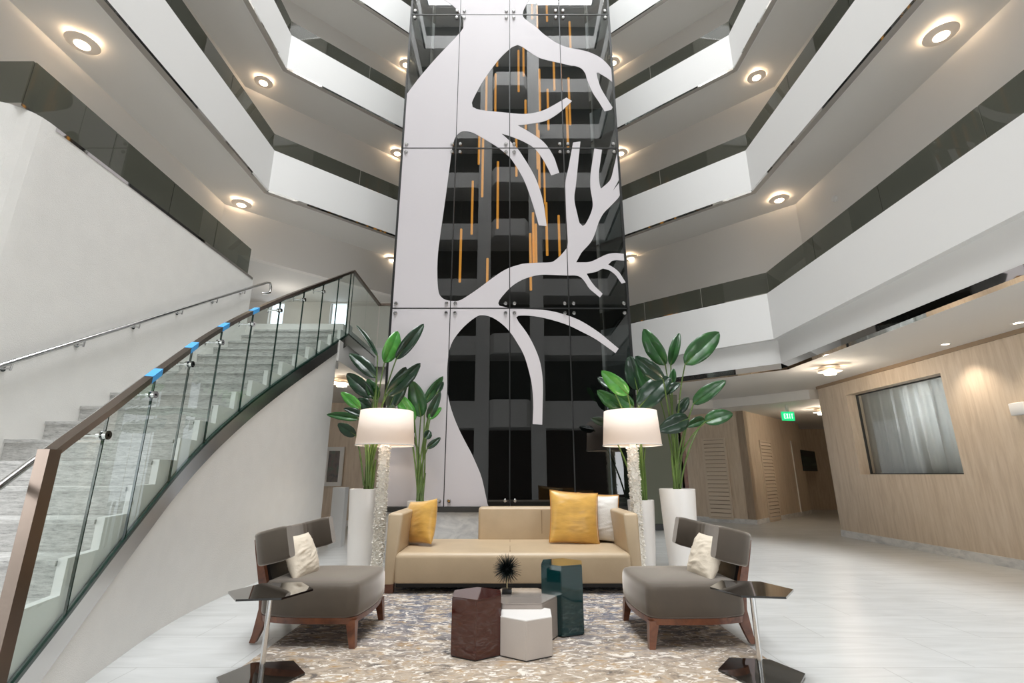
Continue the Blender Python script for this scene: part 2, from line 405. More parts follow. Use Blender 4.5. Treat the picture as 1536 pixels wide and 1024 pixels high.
# --- tower (elevator screen)
ZJ = [.776, 3.95, 7.09, 10.24, 13.4, 16.5]
XJ = [-2.0, -1.0, 0.0, 1.0, 2.0]
plinth = struct(MB().box((-HW, YT - .02, 0), (HW, YT + 3.3, .70)).build('wall_tower_plinth', plinth_m, smooth=False))
struct(MB().box((-HW - .01, YT - .05, .70), (HW + .01, YT + 3.3, .772)).build('trim_tower_base', darkgrey, smooth=False))
mb = MB()
mb.box((-HW + .06, YT + 2.2, .775), (HW - .06, YT + 2.35, 18.5)); struct(mb.build('wall_tower_shaft', dark_m, smooth=False))
tower = thing('glass_tower_screen', 'tall dark glass elevator screen with white branching tree graphic behind the tan sofa', 'glass screen', (0, YT, .775))
tl = Vector(tower.location)
def tpart(mb, name, m, **k):
    o = mb.build(name, m, tower, **k); o.location = -tl; return o
for i in range(4):
    for j in range(5):
        tpart(MB().box((XJ[i] + .008, YT, ZJ[j] + .008), (XJ[i + 1] - .008, YT + .016, ZJ[j + 1] - .008)), 'glass_panel', tower_g, smooth=False)
for s in (-1, 1):
    for j in range(5):
        tpart(MB().box((s * HW - .008, YT + .02, ZJ[j] + .008), (s * HW + .008, YT + 2.2, ZJ[j + 1] - .008)), 'side_panel', tower_g, smooth=False)
for i in range(5):
    w = .013 if 0 < i < 4 else .02
    tpart(MB().box((XJ[i] - w, YT - .007, ZJ[0]), (XJ[i] + w * (.1 if 0 < i < 4 else 1), YT + .02, ZJ[5])), 'vertical_joint', black, smooth=False)
for j in range(1, 5):
    tpart(MB().box((-HW, YT - .007, ZJ[j] - .009), (HW, YT + .018, ZJ[j] + .009)), 'horizontal_joint', black, smooth=False)
for j in range(0, 5):
    for i in range(5):
        for sx in (-1, 1):
            for sz in (-1, 1):
                if (i == 0 and sx < 0) or (i == 4 and sx > 0) or (j == 0 and sz < 0): continue
                c = (XJ[i] + sx * .075, YT - .002, ZJ[j] + sz * .085)
                q = MB(); q.tube([(c[0], YT + .02, c[2]), (c[0], YT - .02, c[2]), (c[0], YT - .036, c[2])], [.032, .032, .02], 14)
                tpart(q, 'fixing_button', chrome)
TREE = [(560,768),(612,130),(609.4,142.3),(626.4,119.5),(656,85),(691,48),(695,37),(694,27),(689,19.5),(680,9),(665.6,0),(650,-9),(652,-70),(800,-70),(800,-8),(794,0),(787,11.7),(784.3,21),(787,28),(804.5,41),(816,51.6),(835,64.5),(851.4,71),(865.5,73.8),(880.7,77.3),(894.8,83.2),(906.5,91.4),(925,106),(925,124),(911,117),(897,108.6),(894.8,109.5),(896.5,118),(900.6,130.5),(907.7,143.4),(918.8,161),(917,164.5),(907,167),(898.3,152.8),(889,138.8),(880.7,120),(878.4,111.3),(872.5,103),(863,99),(856,98.4),(842,95),(825.6,91.4),(810.4,87.3),(798.7,80.9),(783.4,70.3),(776.4,67.4),(769.4,70),(760,77.3),(746.5,91.4),(726.6,118.4),(714.8,138.8),(707.8,154),(709,160.4),(714.8,163.4),(726.6,165.7),(744,167.5),(764.7,169.5),(783.4,171),(797.5,169.8),(812.7,166.3),(825.6,160.4),(842,151),(849.7,146.4),(857.9,151.6),(844.4,164.5),(830.3,175),(818.6,181),(806.9,183.9),(788,186.8),(776.4,188),(789.3,195),(804.5,204.4),(815,212.6),(822,220.8),(828,230),(833,240.8),(838.8,259),(827,263),(818.6,246),(809.5,231.7),(799.8,220.8),(783.4,211.4),(771.7,206.7),(764,203.8),(752.3,200.3),(764,210.8),(776,222.4),(786,237),(796.5,253.9),(804.3,269.5),(810.8,287.7),(816,308.5),(820,339),(808.2,337.8),(803,319),(796.5,298),(788.6,276),(779.5,257.8),(766.5,238),(760,231.7),(746.5,220.8),(729,210),(717,203),(707.8,198.5),(697.3,196.8),(690,198.5),(683.2,205.5),(679.7,216),(677.3,229),(671,276.5),(666,313),(658.5,366),(656.2,392),(656.2,420.7),(658,437.7),(662,445.5),(669.8,450),(681.6,451.3),(690.7,450),(703.7,442.2),(720.6,430.5),(738.9,416.8),(753.2,407),(765,401.2),(779.2,396.8),(786,395.3),(805.6,394),(825,393.4),(833,390),(843.3,380.4),(851.2,368.6),(851,350),(849.8,330.7),(848.5,311),(848,293),(848.3,272),(852.5,252.5),(855.7,235),(859.6,213.8),(870.7,212),(868,236),(864,276),(861.6,293),(862.2,304.6),(865.5,319),(869.4,334.6),(874,339),(877.8,336.5),(885,322.9),(889,309.8),(888.3,298),(885.7,282.5),(885.7,263),(888.3,243.4),(891.5,222.6),(903,224.6),(900,246),(898.3,260.4),(899.3,276),(901.3,283),(909.7,276),(917.6,264.3),(935,226),(938,252),(929.3,268),(919.5,285.8),(938,273),(938,291),(916.3,308.5),(905.8,319),(898,333.3),(891.8,352),(885,364.7),(872,379),(864.2,393.4),(879.8,393.4),(890.2,390.8),(902,385),(913.6,380.4),(925.4,379.5),(945,380.8),(945,390.8),(925.4,390),(917.6,391.4),(912.3,396.6),(920,401),(929.3,409),(938.4,423.3),(932.5,425.3),(924,413),(913.6,405),(904.5,402.5),(894,407.7),(879.8,410.3),(885,419.4),(892.8,429.8),(903.9,440.3),(900,446),(885,433.8),(877,422),(870.7,415.5),(862.9,413),(849.8,413),(831.6,412.3),(812,411.9),(796.5,414.9),(780.8,420.7),(765,431.5),(749.3,449.4),(747.3,454.6),(749.3,458.5),(762.3,461.5),(785.8,463),(817,465),(840,469.6),(869,480),(900.4,499.8),(928,522.7),(923.3,529.4),(896,510),(873.3,497.7),(848.3,486),(817,476.9),(794,473.3),(777.5,473.3),(774.4,475.8),(777.5,482),(790,498.8),(800.4,517.5),(808.8,538.3),(813,559),(814.4,584),(813.3,636.7),(799,635.8),(800,611),(798.3,580),(793,555),(785.8,532),(775.4,513.3),(765,497.7),(752.5,485.2),(738,475.8),(723.3,472.5),(713,475.8),(696.3,489.4),(681.7,507),(674.4,523.8),(671.3,544.6),(670.8,567.5),(671.7,590.4),(677.5,615.4),(688,642.5),(700.4,667),(706.4,678),(714.7,696.3),(723,717.8),(731.3,756),(733,768)]
def tree_film():
    cu = bpy.data.curves.new('tree_outline', 'CURVE'); cu.dimensions = '2D'; cu.fill_mode = 'BOTH'; cu.extrude = .0018
    sp = cu.splines.new('POLY')
    P = []
    for px, py in TREE:
        w = on_y(px, py, YT - .003)
        P.append((max(-HW + .004, min(HW - .004, w.x)), max(ZJ[0] + .004, min(12.9, w.z))))
    # drop the helper point on the left edge
    P[1] = (-HW + .004, P[2][1])
    # round the outline a little between traced points, keeping sharp tips
    Q = []
    n = len(P)
    for i in range(n):
        p0, p1, p2, p3 = [Vector(P[(i + k) % n]) for k in (-1, 0, 1, 2)]
        Q.append(p1)
        def soft(a, b, c):
            u, v = (b - a), (c - b)
            return u.length > 1e-4 and v.length > 1e-4 and u.angle(v) < .75
        if (p2 - p1).length > .05 and soft(p0, p1, p2) and soft(p1, p2, p3):
            for t in (.33, .66):
                Q.append(.5 * ((2 * p1) + (p2 - p0) * t + (2 * p0 - 5 * p1 + 4 * p2 - p3) * t * t + (3 * p1 - p0 - 3 * p2 + p3) * t ** 3))
    sp.points.add(len(Q) - 1)
    for k, q in enumerate(Q): sp.points[k].co = (q[0], q[1], 0, 1)
    sp.use_cyclic_u = True
    ob = bpy.data.objects.new('tmp', cu); C.objects.link(ob)
    dg = bpy.context.evaluated_depsgraph_get(); dg.update()
    me = bpy.data.meshes.new_from_object(ob.evaluated_get(dg))
    bpy.data.objects.remove(ob)
    me.materials.clear(); me.materials.append(film_m)
    for p in me.polygons: p.material_index = 0
    me.transform(Matrix.Rotation(R(90), 4, 'X'))
    o = bpy.data.objects.new('tree_graphic', me); C.objects.link(o); o.parent = tower
    o.location = Vector((0, YT - .003, 0)) - tl
    o['label'] = 'white branching tree graphic on the dark glass'
tree_film()
# reflection of amber tubes, imitated by glowing tubes behind the glass
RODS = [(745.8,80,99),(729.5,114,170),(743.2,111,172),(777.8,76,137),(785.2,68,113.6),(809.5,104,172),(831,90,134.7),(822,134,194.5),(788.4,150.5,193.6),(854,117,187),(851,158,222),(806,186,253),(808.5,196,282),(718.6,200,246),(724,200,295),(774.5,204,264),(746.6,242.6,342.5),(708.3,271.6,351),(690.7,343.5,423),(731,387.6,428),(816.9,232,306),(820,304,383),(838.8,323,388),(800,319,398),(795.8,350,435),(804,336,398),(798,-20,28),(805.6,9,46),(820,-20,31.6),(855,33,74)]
chand_refl = thing('chandelier', 'cluster of slim amber light tubes hanging behind the dark tower glass', 'chandelier', (0, YT + .9, 16.4))
MB().box((-1.2, -.5, 0), (1.2, .5, .06)).build('ceiling_plate', darkgrey, chand_refl, smooth=False)  # added plate; it and the wires only carry the reflection stand-ins
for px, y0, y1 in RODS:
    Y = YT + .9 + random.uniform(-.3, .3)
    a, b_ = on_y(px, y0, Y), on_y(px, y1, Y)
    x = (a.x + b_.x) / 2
    cl = Vector(chand_refl.location)
    q = MB(); q.tube([(x, Y, a.z), (x, Y, b_.z)], .024, 10); o = q.build('light_tube', refl_tube_m, chand_refl); o.location = -cl
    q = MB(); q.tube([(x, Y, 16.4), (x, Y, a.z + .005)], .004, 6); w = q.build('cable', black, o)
# ------------------------------------------------------------------ staircase
CURVE = [(1.5, -1.98), (2.0, -2.19), (2.58, -2.39), (3.05, -2.52), (3.47, -2.645), (3.9, -2.765), (4.35, -2.885), (4.75, -2.965), (5.16, -3.02), (5.8, -3.055), (6.5, -3.04), (7.3, -2.985), (8.0, -2.93), (8.34, -2.9), (8.6, -2.9), (10.2, -2.9)]
def xo(Y):
    for i in range(len(CURVE) - 1):
        if CURVE[i][0] <= Y <= CURVE[i + 1][0]: break
    p = [CURVE[max(0, min(len(CURVE) - 1, i + k))] for k in (-1, 0, 1, 2)]
    t = (Y - p[1][0]) / (p[2][0] - p[1][0])
    m1 = (p[2][1] - p[0][1]) / max(.01, p[2][0] - p[0][0]) * (p[2][0] - p[1][0]); m2 = (p[3][1] - p[1][1]) / max(.01, p[3][0] - p[1][0]) * (p[2][0] - p[1][0])
    return (2*t**3-3*t**2+1)*p[1][1] + (t**3-2*t**2+t)*m1 + (-2*t**3+3*t**2)*p[2][1] + (t**3-t**2)*m2
YTOP = 8.34
zg = lambda Y: .27 + .605 * (min(Y, YTOP) - 2.75)
zr = lambda Y: 1.35 + .613 * (min(Y, YTOP) - 2.58)
def Yat(px):
    lo, hi = 2.3, YTOP
    for _ in range(40):
        m = (lo + hi) / 2
        if proj((xo(m), m, zr(m)))[0] < px: lo = m
        else: hi = m
    return lo
ys = [1.9 + (7.98 - 1.9) * k / 50 for k in range(51)]
mb = MB(); rings = []
for Y in ys:
    z = max(.02, zg(Y) - .19); x = xo(Y)
    rings.append([(x, Y, 0), (x, Y, z), (x - .12, Y, z), (x - .12, Y, 0)])
mb.loft(rings); struct(mb.build('wall_stair', stucco, angle=20))
# landing: slab, fascia
struct(MB().box((-8.9, 7.99, 3.1), (-2.9, 10.2, 3.46)).box((-8.9, 8.36, 3.46), (-3.0, 10.1, 3.868)).build('floor_landing', stucco, smooth=False))
struct(MB().box((-8.9, 10.2, 3.1), (-2.02, 12.6, 3.46)).box((-8.9, 10.1, 3.46), (-2.02, 12.6, 3.868)).build('floor_bridge', stucco, smooth=False))
stair = thing('staircase', 'flared granite staircase rising along the tall white wall to the mezzanine', 'staircase', (-3.6, 2, 0))
sl = Vector(stair.location)
def spart(mb, name, m, par=None, base=None, **k):
    o = mb.build(name, m, par or stair, **k); o.location = -(base if base is not None else sl); return o
NS = 20
yn = lambda k: 5.40 + (.1935 * k - 2.137) / .5706
curb = MB()
for k in range(1, NS + 1):
    z = .1935 * k; y0 = yn(k); y1 = y0 + .37
    y1 = min(y1, 8.62) if k < NS else 8.62
    n = 4
    outer = [(xo(max(1.55, y0 + (y1 - y0) * i / n)) - .125, y0 + (y1 - y0) * i / n) for i in range(n + 1)]
    outer = [(x + .045, y) for x, y in outer]
    poly = [(XL, y0)] + outer + [(XL, y1)]
    m = MB(); m.prism(poly, z - .21, z - .03)
    poly2 = [(XL, y0 - .014)] + [(outer[0][0], y0 - .014)] + outer[1:] + [(XL, y1)]
    m.prism(poly2, z - .03, z)
    spart(m, 'step', granite, smooth=False)
    o2 = [(x + .001, y) for x, y in outer]
    q = [(x + .055, y) for x, y in outer]
    curb.prism([(p[0], p[1]) for p in o2] + q[::-1], max(0, z - .5), z + .012)
spart(curb, 'stepped_curb', paint, smooth=False)
# sloping underside so the flight is solid
# --- glass balustrade
bal = thing('glass_balustrade', 'curved clear glass balustrade with brown steel cap rail along the granite staircase', 'railing', (-2.39, 2.58, 0))
blc = Vector(bal.location)
def bpart(mb, name, m, par=None, **k):
    o = mb.build(name, m, par or bal, **k)
    if par is None: o.location = -blc
    return o
joints = [2.62] + [Yat(p) for p in (164, 234, 289, 334, 380.5, 421.5, 457, 486, 509, 527)]
joints.append(YTOP + .04)
taped = []
for a, b in zip(joints, joints[1:]):
    if b - a < .05: continue
    m = MB(); n = 6; rings = []
    for i in range(n + 1):
        Y = a + .006 + (b - a - .012) * i / n; x = xo(Y)
        rings.append([(x - .008, Y, zg(Y)), (x + .008, Y, zg(Y)), (x + .008, Y, zr(Y) - .02), (x - .008, Y, zr(Y) - .02)])
    m.loft(rings)
    m.bm.faces.ensure_lookup_table()
    for f in m.bm.faces[-2:]: f.material_index = 1
    bpart(m, 'glass_pane', [clear, edge_m], smooth=False)
    if a > 2.7:   # dark sealed seam
        x = xo(a); mm = MB(); mm.box((x - .006, a - .005, zg(a)), (x + .006, a + .005, zr(a) - .02)); bpart(mm, 'seam', edge_m, smooth=False)
for (xa, ya, xb, yb) in ((-2.9, 8.40, -2.9, 9.25), (-2.9, 9.27, -2.9, 10.14), (-2.88, 10.18, -2.45, 10.18), (-2.43, 10.18, -2.03, 10.18)):
    m = MB()
    if xa == xb: m.box((xa - .008, ya, 3.65), (xa + .008, yb, 4.86))
    else: m.box((xa, ya - .008, 3.65), (xb, ya + .008, 4.86))
    bpart(m, 'glass_pane', clear, smooth=False)
zc = [2.58 + (YTOP - 2.58) * k / 46 for k in range(47)]
rail_pts = [(xo(Y), Y, zr(Y)) for Y in zc] + [(-2.9, 10.18, 4.88), (-2.0, 10.18, 4.88)]
m = MB(); m.bar(rail_pts, .055, .05); cap = bpart(m, 'cap_rail', brushed)
m = MB(); m.bar([(xo(2.58), 2.58, .02), (xo(2.58) + .0001, 2.581, .02)], .01, .01)
m = MB(); m.box((xo(2.58) - .032, 2.545, .1), (xo(2.58) + .032, 2.615, zr(2.58) + .025)); bpart(m, 'end_post', brushed, smooth=False)
for px in (230, 287, 335, 381):
    Y = Yat(px); pts = [(xo(y), y, zr(y)) for y in (Y - .07, Y, Y + .07)]
    m = MB(); m.bar(pts, .059, .054); o = m.build('tape', tape_m, cap, smooth=False); o['label'] = 'blue masking tape'
# mirror stringer band
bp_ = [1.95 + (YTOP - 1.95) * k / 44 for k in range(45)]
rings = []
for Y in bp_:
    x = xo(Y); z = max(.2, zg(Y))
    rings.append([(x - .02, Y, z - .19), (x + .014, Y, z - .19), (x + .014, Y, z), (x - .02, Y, z)])
for p in ((-2.886, 10.18), ):
    rings.append([(-2.92, 10.2, 3.46), (-2.886, 10.2, 3.46), (-2.886, 10.2, 3.65), (-2.92, 10.2, 3.65)])
band_m = mat('satin_band', (208, 206, 204), .2, 1)
m = MB(); m.loft(rings); bpart(m, 'stringer_band', band_m, angle=20)
m = MB(); m.bar([(xo(Y), Y, max(.2, zg(Y)) + .012) for Y in bp_] + [(-2.9, 10.18, 3.66)], .03, .03); bpart(m, 'glass_channel', edge_m)
m = MB(); m.box((-2.9, 10.165, 3.46), (-2.0, 10.199, 3.65)); bpart(m, 'stringer_band', mirror, smooth=False)
# round inner handrail with stand-offs
hr = [(xo(Y) - .15, Y, zr(Y) - .10) for Y in [2.05 + (8.2 - 2.05) * k / 40 for k in range(41)]]
m = MB(); m.tube(hr, .021, 12); hrail = bpart(m, 'inner_handrail', chrome)
for px in (164, 234, 289, 334, 380.5, 421.5, 457, 486):
    Y = Yat(px); x = xo(Y); z = zr(Y) - .16
    m = MB(); m.tube([(x + .03, Y, z), (x - .15, Y, z)], .009, 8); m.tube([(x - .15, Y, z - .03), (x - .15, Y, z + .05)], .009, 8)
    m.tube([(x + .009, Y, z), (x + .03, Y, z)], .028, 14); m.tube([(x - .03, Y, z), (x - .009, Y, z)], .028, 14)
    bpart(m, 'stand_off', chrome)
# wall handrail
whr = thing('handrail', 'round steel handrail bracketed to the tall white stair wall', 'handrail', (XL + .08, 4, 2.1))
wl = Vector(whr.location)
zh = lambda Y: 2.15 + .596 * (Y - 4.08)
pts = [(XL + .075, Y, zh(Y)) for Y in (2.2, 3.0, 4, 5, 6, 7, 8.15)] + [(XL + .075, 8.27, zh(8.22)), (XL + .075, 8.33, zh(8.2) - .06), (XL + .075, 8.31, zh(8.2) - .16), (XL + .06, 8.24, zh(8.2) - .2), (XL + .0, 8.18, zh(8.2) - .22)]
m = MB(); m.tube(pts, .022, 12); o = m.build('rail', chrome, whr); o.location = -wl
for px, py in ((19, 546), (127, 511), (209, 485), (273, 464), (325, 447), (366, 435)):
    P = on_x(px, py, XL + .03); Y = P.y; z = zh(Y)
    m = MB(); m.tube([(XL + .004, Y - .05, z - .09), (XL + .075, Y - .05, z - .09)], .008, 8); m.tube([(XL + .075, Y - .05, z - .11), (XL + .075, Y - .04, z)], .008, 8); m.tube([(XL, Y - .05, z - .09), (XL + .008, Y - .05, z - .09)], .028, 12)
    o = m.build('bracket', chrome, whr); o.location = -wl

# ------------------------------------------------------------------ ground floor surroundings, right
XR = 6.95
WY0, WY1, WZ0, WZ1 = 7.70, 9.98, 1.25, 2.83
mb = MB()
mb.box((XR, WY1, .13), (XR + .3, 10.87, 3.17)); mb.box((XR, 1.5, .13), (XR + .3, WY0, 3.17)); mb.box((XR, WY0, .13), (XR + .3, WY1, WZ0)); mb.box((XR, WY0, WZ1), (XR + .3, WY1, 3.17))
struct(mb.build('wall_right', wood, smooth=False))
struct(MB().box((XR - .015, 1.5, 0), (XR + .3, 10.87, .13)).build('baseboard_right', plinth_m, smooth=False))
struct(MB().box((XR - .03, 1.5, 3.10), (XR, 10.87, 3.165)).build('trim_right', mat('bronze_trim', (150, 128, 104), .5), smooth=False))
win = thing('window', 'wide recessed window with grey sheer curtain in the wood panelled wall', 'window', (XR + .28, (WY0 + WY1) / 2, WZ0))
win['kind'] = 'structure'; win.name = 'window_1'
wl2 = Vector(win.location)
o = MB().box((XR + .22, WY0, WZ0), (XR + .232, WY1, WZ1)).build('pane', pane_g, win, smooth=False); o.location = -wl2
m = MB()
for (a, b_) in (((WY0, WZ0), (WY1, WZ0 + .02)), ((WY0, WZ1 - .02), (WY1, WZ1)), ((WY0, WZ0), (WY0 + .02, WZ1)), ((WY1 - .02, WZ0), (WY1, WZ1))):
    m.box((XR + .2, a[0], a[1]), (XR + .24, b_[0], b_[1]))
o = m.build('window_frame', darkgrey, win, smooth=False); o.location = -wl2
# curtain: a pleated sheet
cur = thing('curtain', 'grey pleated sheer curtain hanging behind the recessed window', 'curtain', (XR + .45, 8.8, WZ0 - .2))
cl = Vector(cur.location); m = MB(); rows = []
for j in range(7):
    z = 1.1 + (3.0 - 1.1) * j / 6; row = []
    for i in range(181):
        y = 7.55 + (10.15 - 7.55) * i / 180
        a = .06 * math.sin(i * .30) + .022 * math.sin(i * .83 + 1) + .012 * noise.noise(Vector((i * .15, j * .5, 0)))
        row.append((XR + .46 + a * (1.1 - .1 * j), y, z))
    rows.append(row)
vs = [[m.bm.verts.new(p) for p in r] for r in rows]
for j in range(6):
    for i in range(180): m.bm.faces.new((vs[j][i], vs[j][i + 1], vs[j + 1][i + 1], vs[j + 1][i]))
o = m.build('sheer_panel', curtain_m, cur, angle=80); o.location = -cl
sm = o.modifiers.new('thickness', 'SOLIDIFY'); sm.thickness = .004
struct(MB().box((XR + .9, 6.8, 0), (XR + 1.0, 10.87, 3.17)).box((XR + .3, 6.7, .0), (XR + 1, 6.8, 3.17)).box((XR + .3, 10.77, 0), (XR + .9, 10.87, 3.17)).build('wall_right_room', mat('room_grey', (176, 178, 178), .8), smooth=False))
# pictures seen through the curtain are left to the curtain; white emergency light on the wood wall
p = on_x(1532, 613, XR)
em = thing('emergency_light', 'small white emergency light box on the wood wall by the recessed window', 'light', (XR, p.y, p.z))
MB().box((-.07, -.10, -.085), (0, .10, .085), bev=.015).build('housing', paint, em)
for s in (): MB().lathe([(.0, -.03), (.04, -.03), (.045, .02), (.0, .02)], (-.1, s * .09, .0), 16).build('lamp_head', paint, em)
# --- far wood walls beyond
A1, A2, A3 = (4.2, 15.46), (6.36, 13.3), (9.9, 16.84)
def wall_between(name, a, b, z0, z1, m, th=.2):
    return struct(wall_strip(name, [a, b], z0, z1, th, m, side=-1))
wall_between('wall_far_wood', A1, A2, .0, 2.95, wood); wall_between('wall_corridor_wood', A2, A3, .0, 2.95, wood)
struct(wall_strip('baseboard_far', [A1, A2, A3], 0, .12, .02, plinth_m, side=1))
struct(MB().prism([(3.9, 12.9), (5.4, 12.9), (6.4, 11.9), (6.95, 11.2), (13, 11.2), (13, 19), (2.2, 19), (2.2, 12.9)], 2.93, 3.158).build('ceiling_corridor', soffit_m, smooth=False))
struct(MB().box((6.95, 10.7, 0), (13, 10.87, 3.17)).build('wall_corridor_near', wood, smooth=False))
struct(MB().box((2.0, 12.0, 0), (4.15, 12.15, 3.16)).build('wall_back_sage', green_wall, smooth=False))
struct(MB().box((2.0, 11.97, 0), (4.15, 12.0, .14)).build('baseboard_sage', black, smooth=False))
struct(MB().box((2.0, 18.9, 0), (13, 19, 3.2)).box((12.9, 10.87, 0), (13, 19, 3.2)).build('wall_far_end', wood, smooth=False))
struct(MB().box((4.10, 12.0, 0), (4.24, 12.16, 2.6)).build('trim_door_edge', walnut, smooth=False))
def louver(label, pxs, a, b, n):
    """louvre panel lying on the plan line a-b"""
    TL, TR, BL, BR = [on_line(*q, a, b) for q in pxs]
    d = Vector((b[0] - a[0], b[1] - a[1], 0)).normalized(); nn = Vector((d.y, -d.x, 0))
    if nn.y > 0: nn = -nn
    x0 = ((TL + BL) / 2); x1 = (TR + BR) / 2
    z0, z1 = (BL.z + BR.z) / 2, (TL.z + TR.z) / 2
    w = (Vector((x1.x, x1.y, 0)) - Vector((x0.x, x0.y, 0))).length
    rz = math.atan2(d.y, d.x)
    t = thing('louver_door', label, 'louver', (x0.x, x0.y, z0), rz, None)
    h = z1 - z0; s = -1
    m = MB(); m.box((0, -.03, 0), (.05, -.001, h)).box((w - .05, -.03, 0), (w, -.001, h)).box((.05, -.03, 0), (w - .05, -.001, .05)).box((.05, -.03, h - .05), (w - .05, -.001, h)); m.build('frame', mat('louver_paint', (214, 198, 178), .5), t, smooth=False)
    MB().box((.05, -.006, .05), (w - .05, -.002, h - .05)).build('backing', mat('louver_dark', (158, 138, 118), .7), t, smooth=False)
    m = MB()
    for k in range(n):
        z = .05 + (h - .1) * (k + .5) / n
        m.box((.05, -.028, z - (h - .1) / n * .45), (w - .05, -.006, z + (h - .1) / n * .40), rot=Matrix.Rotation(R(-18), 3, 'X'))
    m.build('slats', MATS['louver_paint'], t, smooth=False)
    return t
louver('wide louvered panel in the pale wood wall behind the right plant', [(1053, 657), (1088, 657), (1064, 778), (1101, 778)], A1, A2, 19)
louver('narrow louvered door round the corner beside the dark seascape', [(1139, 661), (1155, 661), (1153, 784), (1170, 781)], A2, A3, 22)
# seascape picture on the corridor wall
d = Vector((A3[0] - A2[0], A3[1] - A2[1], 0)).normalized(); q0, q1 = on_line(1200, 675, A2, A3), on_line(1225, 706, A2, A3)
art = thing('framed_picture', 'dark unframed seascape on the corridor wall under the exit sign', 'picture', (q0.x, q0.y, q1.z), math.atan2(d.y, d.x))
wA = (Vector((q1.x, q1.y)) - Vector((q0.x, q0.y))).length; hA = q0.z - q1.z
MB().box((0, -.035, 0), (wA, -.002, hA)).build('canvas', art_dark, art, smooth=False)
MB().box((-.01, -.03, -.01), (wA + .01, -.004, hA + .01)).build('canvas_edge', black, art, smooth=False)
# pale door edge at the end of the corridor
q0, q1 = on_y(1229, 662, 16.4), on_y(1243, 762, 16.4)
dr = struct(MB().box((9.02, 16.0, 0), (9.1, 16.12, 2.3)).build('trim_corridor_door', paint, smooth=False))
# exit sign
p = on_y(1182, 624, 12.2)
ex = thing('exit_sign', 'lit green exit sign hanging under the corridor ceiling', 'sign', (p.x, p.y, p.z), R(8))
MB().box((-.17, -.02, -.11), (.17, .02, .11), bev=.008).build('sign_box', exit_m, ex)
m = MB(); m.box((-.03, -.015, .11), (.03, .015, max(.13, 2.93 - p.z))); m.build('hanger', paint, ex, smooth=False)
def letter(mb, ch, x, z, w, h, s, y0, y1):
    B = lambda a, b, c, d: mb.box((x + a, y0, z + b), (x + c, y1, z + d))
    if ch == 'E': B(0, 0, s, h); B(s, 0, w, s); B(s, h / 2 - s / 2, w * .85, h / 2 + s / 2); B(s, h - s, w, h)
    if ch == 'I': B(w / 2 - s / 2, 0, w / 2 + s / 2, h)
    if ch == 'T': B(w / 2 - s / 2, 0, w / 2 + s / 2, h - s); B(0, h - s, w, h)
    if ch == 'X':
        for sg in (-1, 1):
            L = math.hypot(w, h); mb.box((x + w / 2 - s / 2, y0, z + h / 2 - L / 2 * .96), (x + w / 2 + s / 2, y1, z + h / 2 + L / 2 * .96), rot=Matrix.Rotation(sg * math.atan2(w - s, h), 3, 'Y'))
m = MB()
for k, ch in enumerate('EXIT'): letter(m, ch, -.125 + k * .065, -.06, .05, .12, .016, -.026, -.021)
m.build('lettering', exit_w, ex, smooth=False)

# ------------------------------------------------------------------ left doorway under the landing
struct(MB().box((-9, 13.0, 0), (-1.9, 13.2, 3.1)).build('wall_left_back_wood', wood, smooth=False))
struct(MB().box((-9, 12.97, 0), (-1.9, 13.0, .13)).build('baseboard_left', paint, smooth=False))
struct(MB().box((-9, 12.6, 3.1), (-1.9, 13.2, 3.46)).build('ceiling_left_passage', soffit_m, smooth=False))
struct(MB().box((-8.9, 8.0, 0), (-8.8, 13, 3.1)).build('wall_left_passage', wood, smooth=False))
struct(MB().box((-3.25, 9.3, 0), (-3.02, 9.5, 1.02)).build('trim_left_ledge', paint, smooth=False))
q0, q1 = on_y(489, 670, 12.95), on_y(512, 729, 12.95)
pic = thing('framed_picture', 'white framed still life on the wood wall seen through the left doorway', 'picture', (q0.x, 12.97, q1.z))
w_, h_ = q1.x - q0.x, q0.z - q1.z
m = MB(); m.box((-.0, -.05, 0), (w_, 0, .1)).box((0, -.05, h_ - .1), (w_, 0, h_)).box((0, -.05, .1), (.1, 0, h_ - .1)).box((w_ - .1, -.05, .1), (w_, 0, h_ - .1)); m.build('frame', paint, pic, smooth=False)
MB().box((.1, -.02, .1), (w_ - .1, -.005, h_ - .1)).build('print', art_pic, pic, smooth=False)

struct(MB().prism([(-9, 9.2), (-6.1, 9.2), (-2.05, 12.85), (-2.05, 12.95), (-9, 12.95)], 5.75, 5.9).build('ceiling_left_landing', soffit_m, smooth=False))
struct(wall_strip('wall_left_landing_bulkhead', [(-6.05, 9.15), (-2.0, 12.8)], 5.74, 6.775, .15, corr_m, side=-1))
# windows of the upper left landing
struct(MB().box((-8.9, 12.4, 3.87), (-6.5, 12.55, 6.76)).box((-6.1, 12.4, 3.87), (-4.85, 12.55, 6.76)).box((-4.4, 12.4, 3.87), (-2.0, 12.55, 6.76)).box((-6.5, 12.4, 5.72), (-6.1, 12.55, 6.76)).box((-4.85, 12.4, 5.72), (-4.4, 12.55, 6.76)).build('wall_left_landing_back', corr_m, smooth=False))
for k, (a, b_, top) in enumerate(((-6.5, -6.1, 5.72), (-4.85, -4.4, 5.72))):
    wn = thing('window_%d' % (k + 2), 'tall bright window beyond the top of the stairs, %s' % ('beside the end of the wall handrail' if k == 0 else 'seen through the glass near the tower'), 'window', ((a + b_) / 2, 12.5, 3.87)); wn['kind'] = 'structure'
    w_ = (b_ - a) / 2
    MB().box((-w_, .02, 0), (w_, .04, top - 3.87)).build('pane', daylight, wn, smooth=False)
    MB().box((-w_, -.02, 0), (-w_ + .03, .02, top - 3.87)).box((w_ - .03, -.02, 0), (w_, .02, top - 3.87)).box((-w_, -.02, .9), (w_, .02, .93)).build('window_frame', paint, wn, smooth=False)

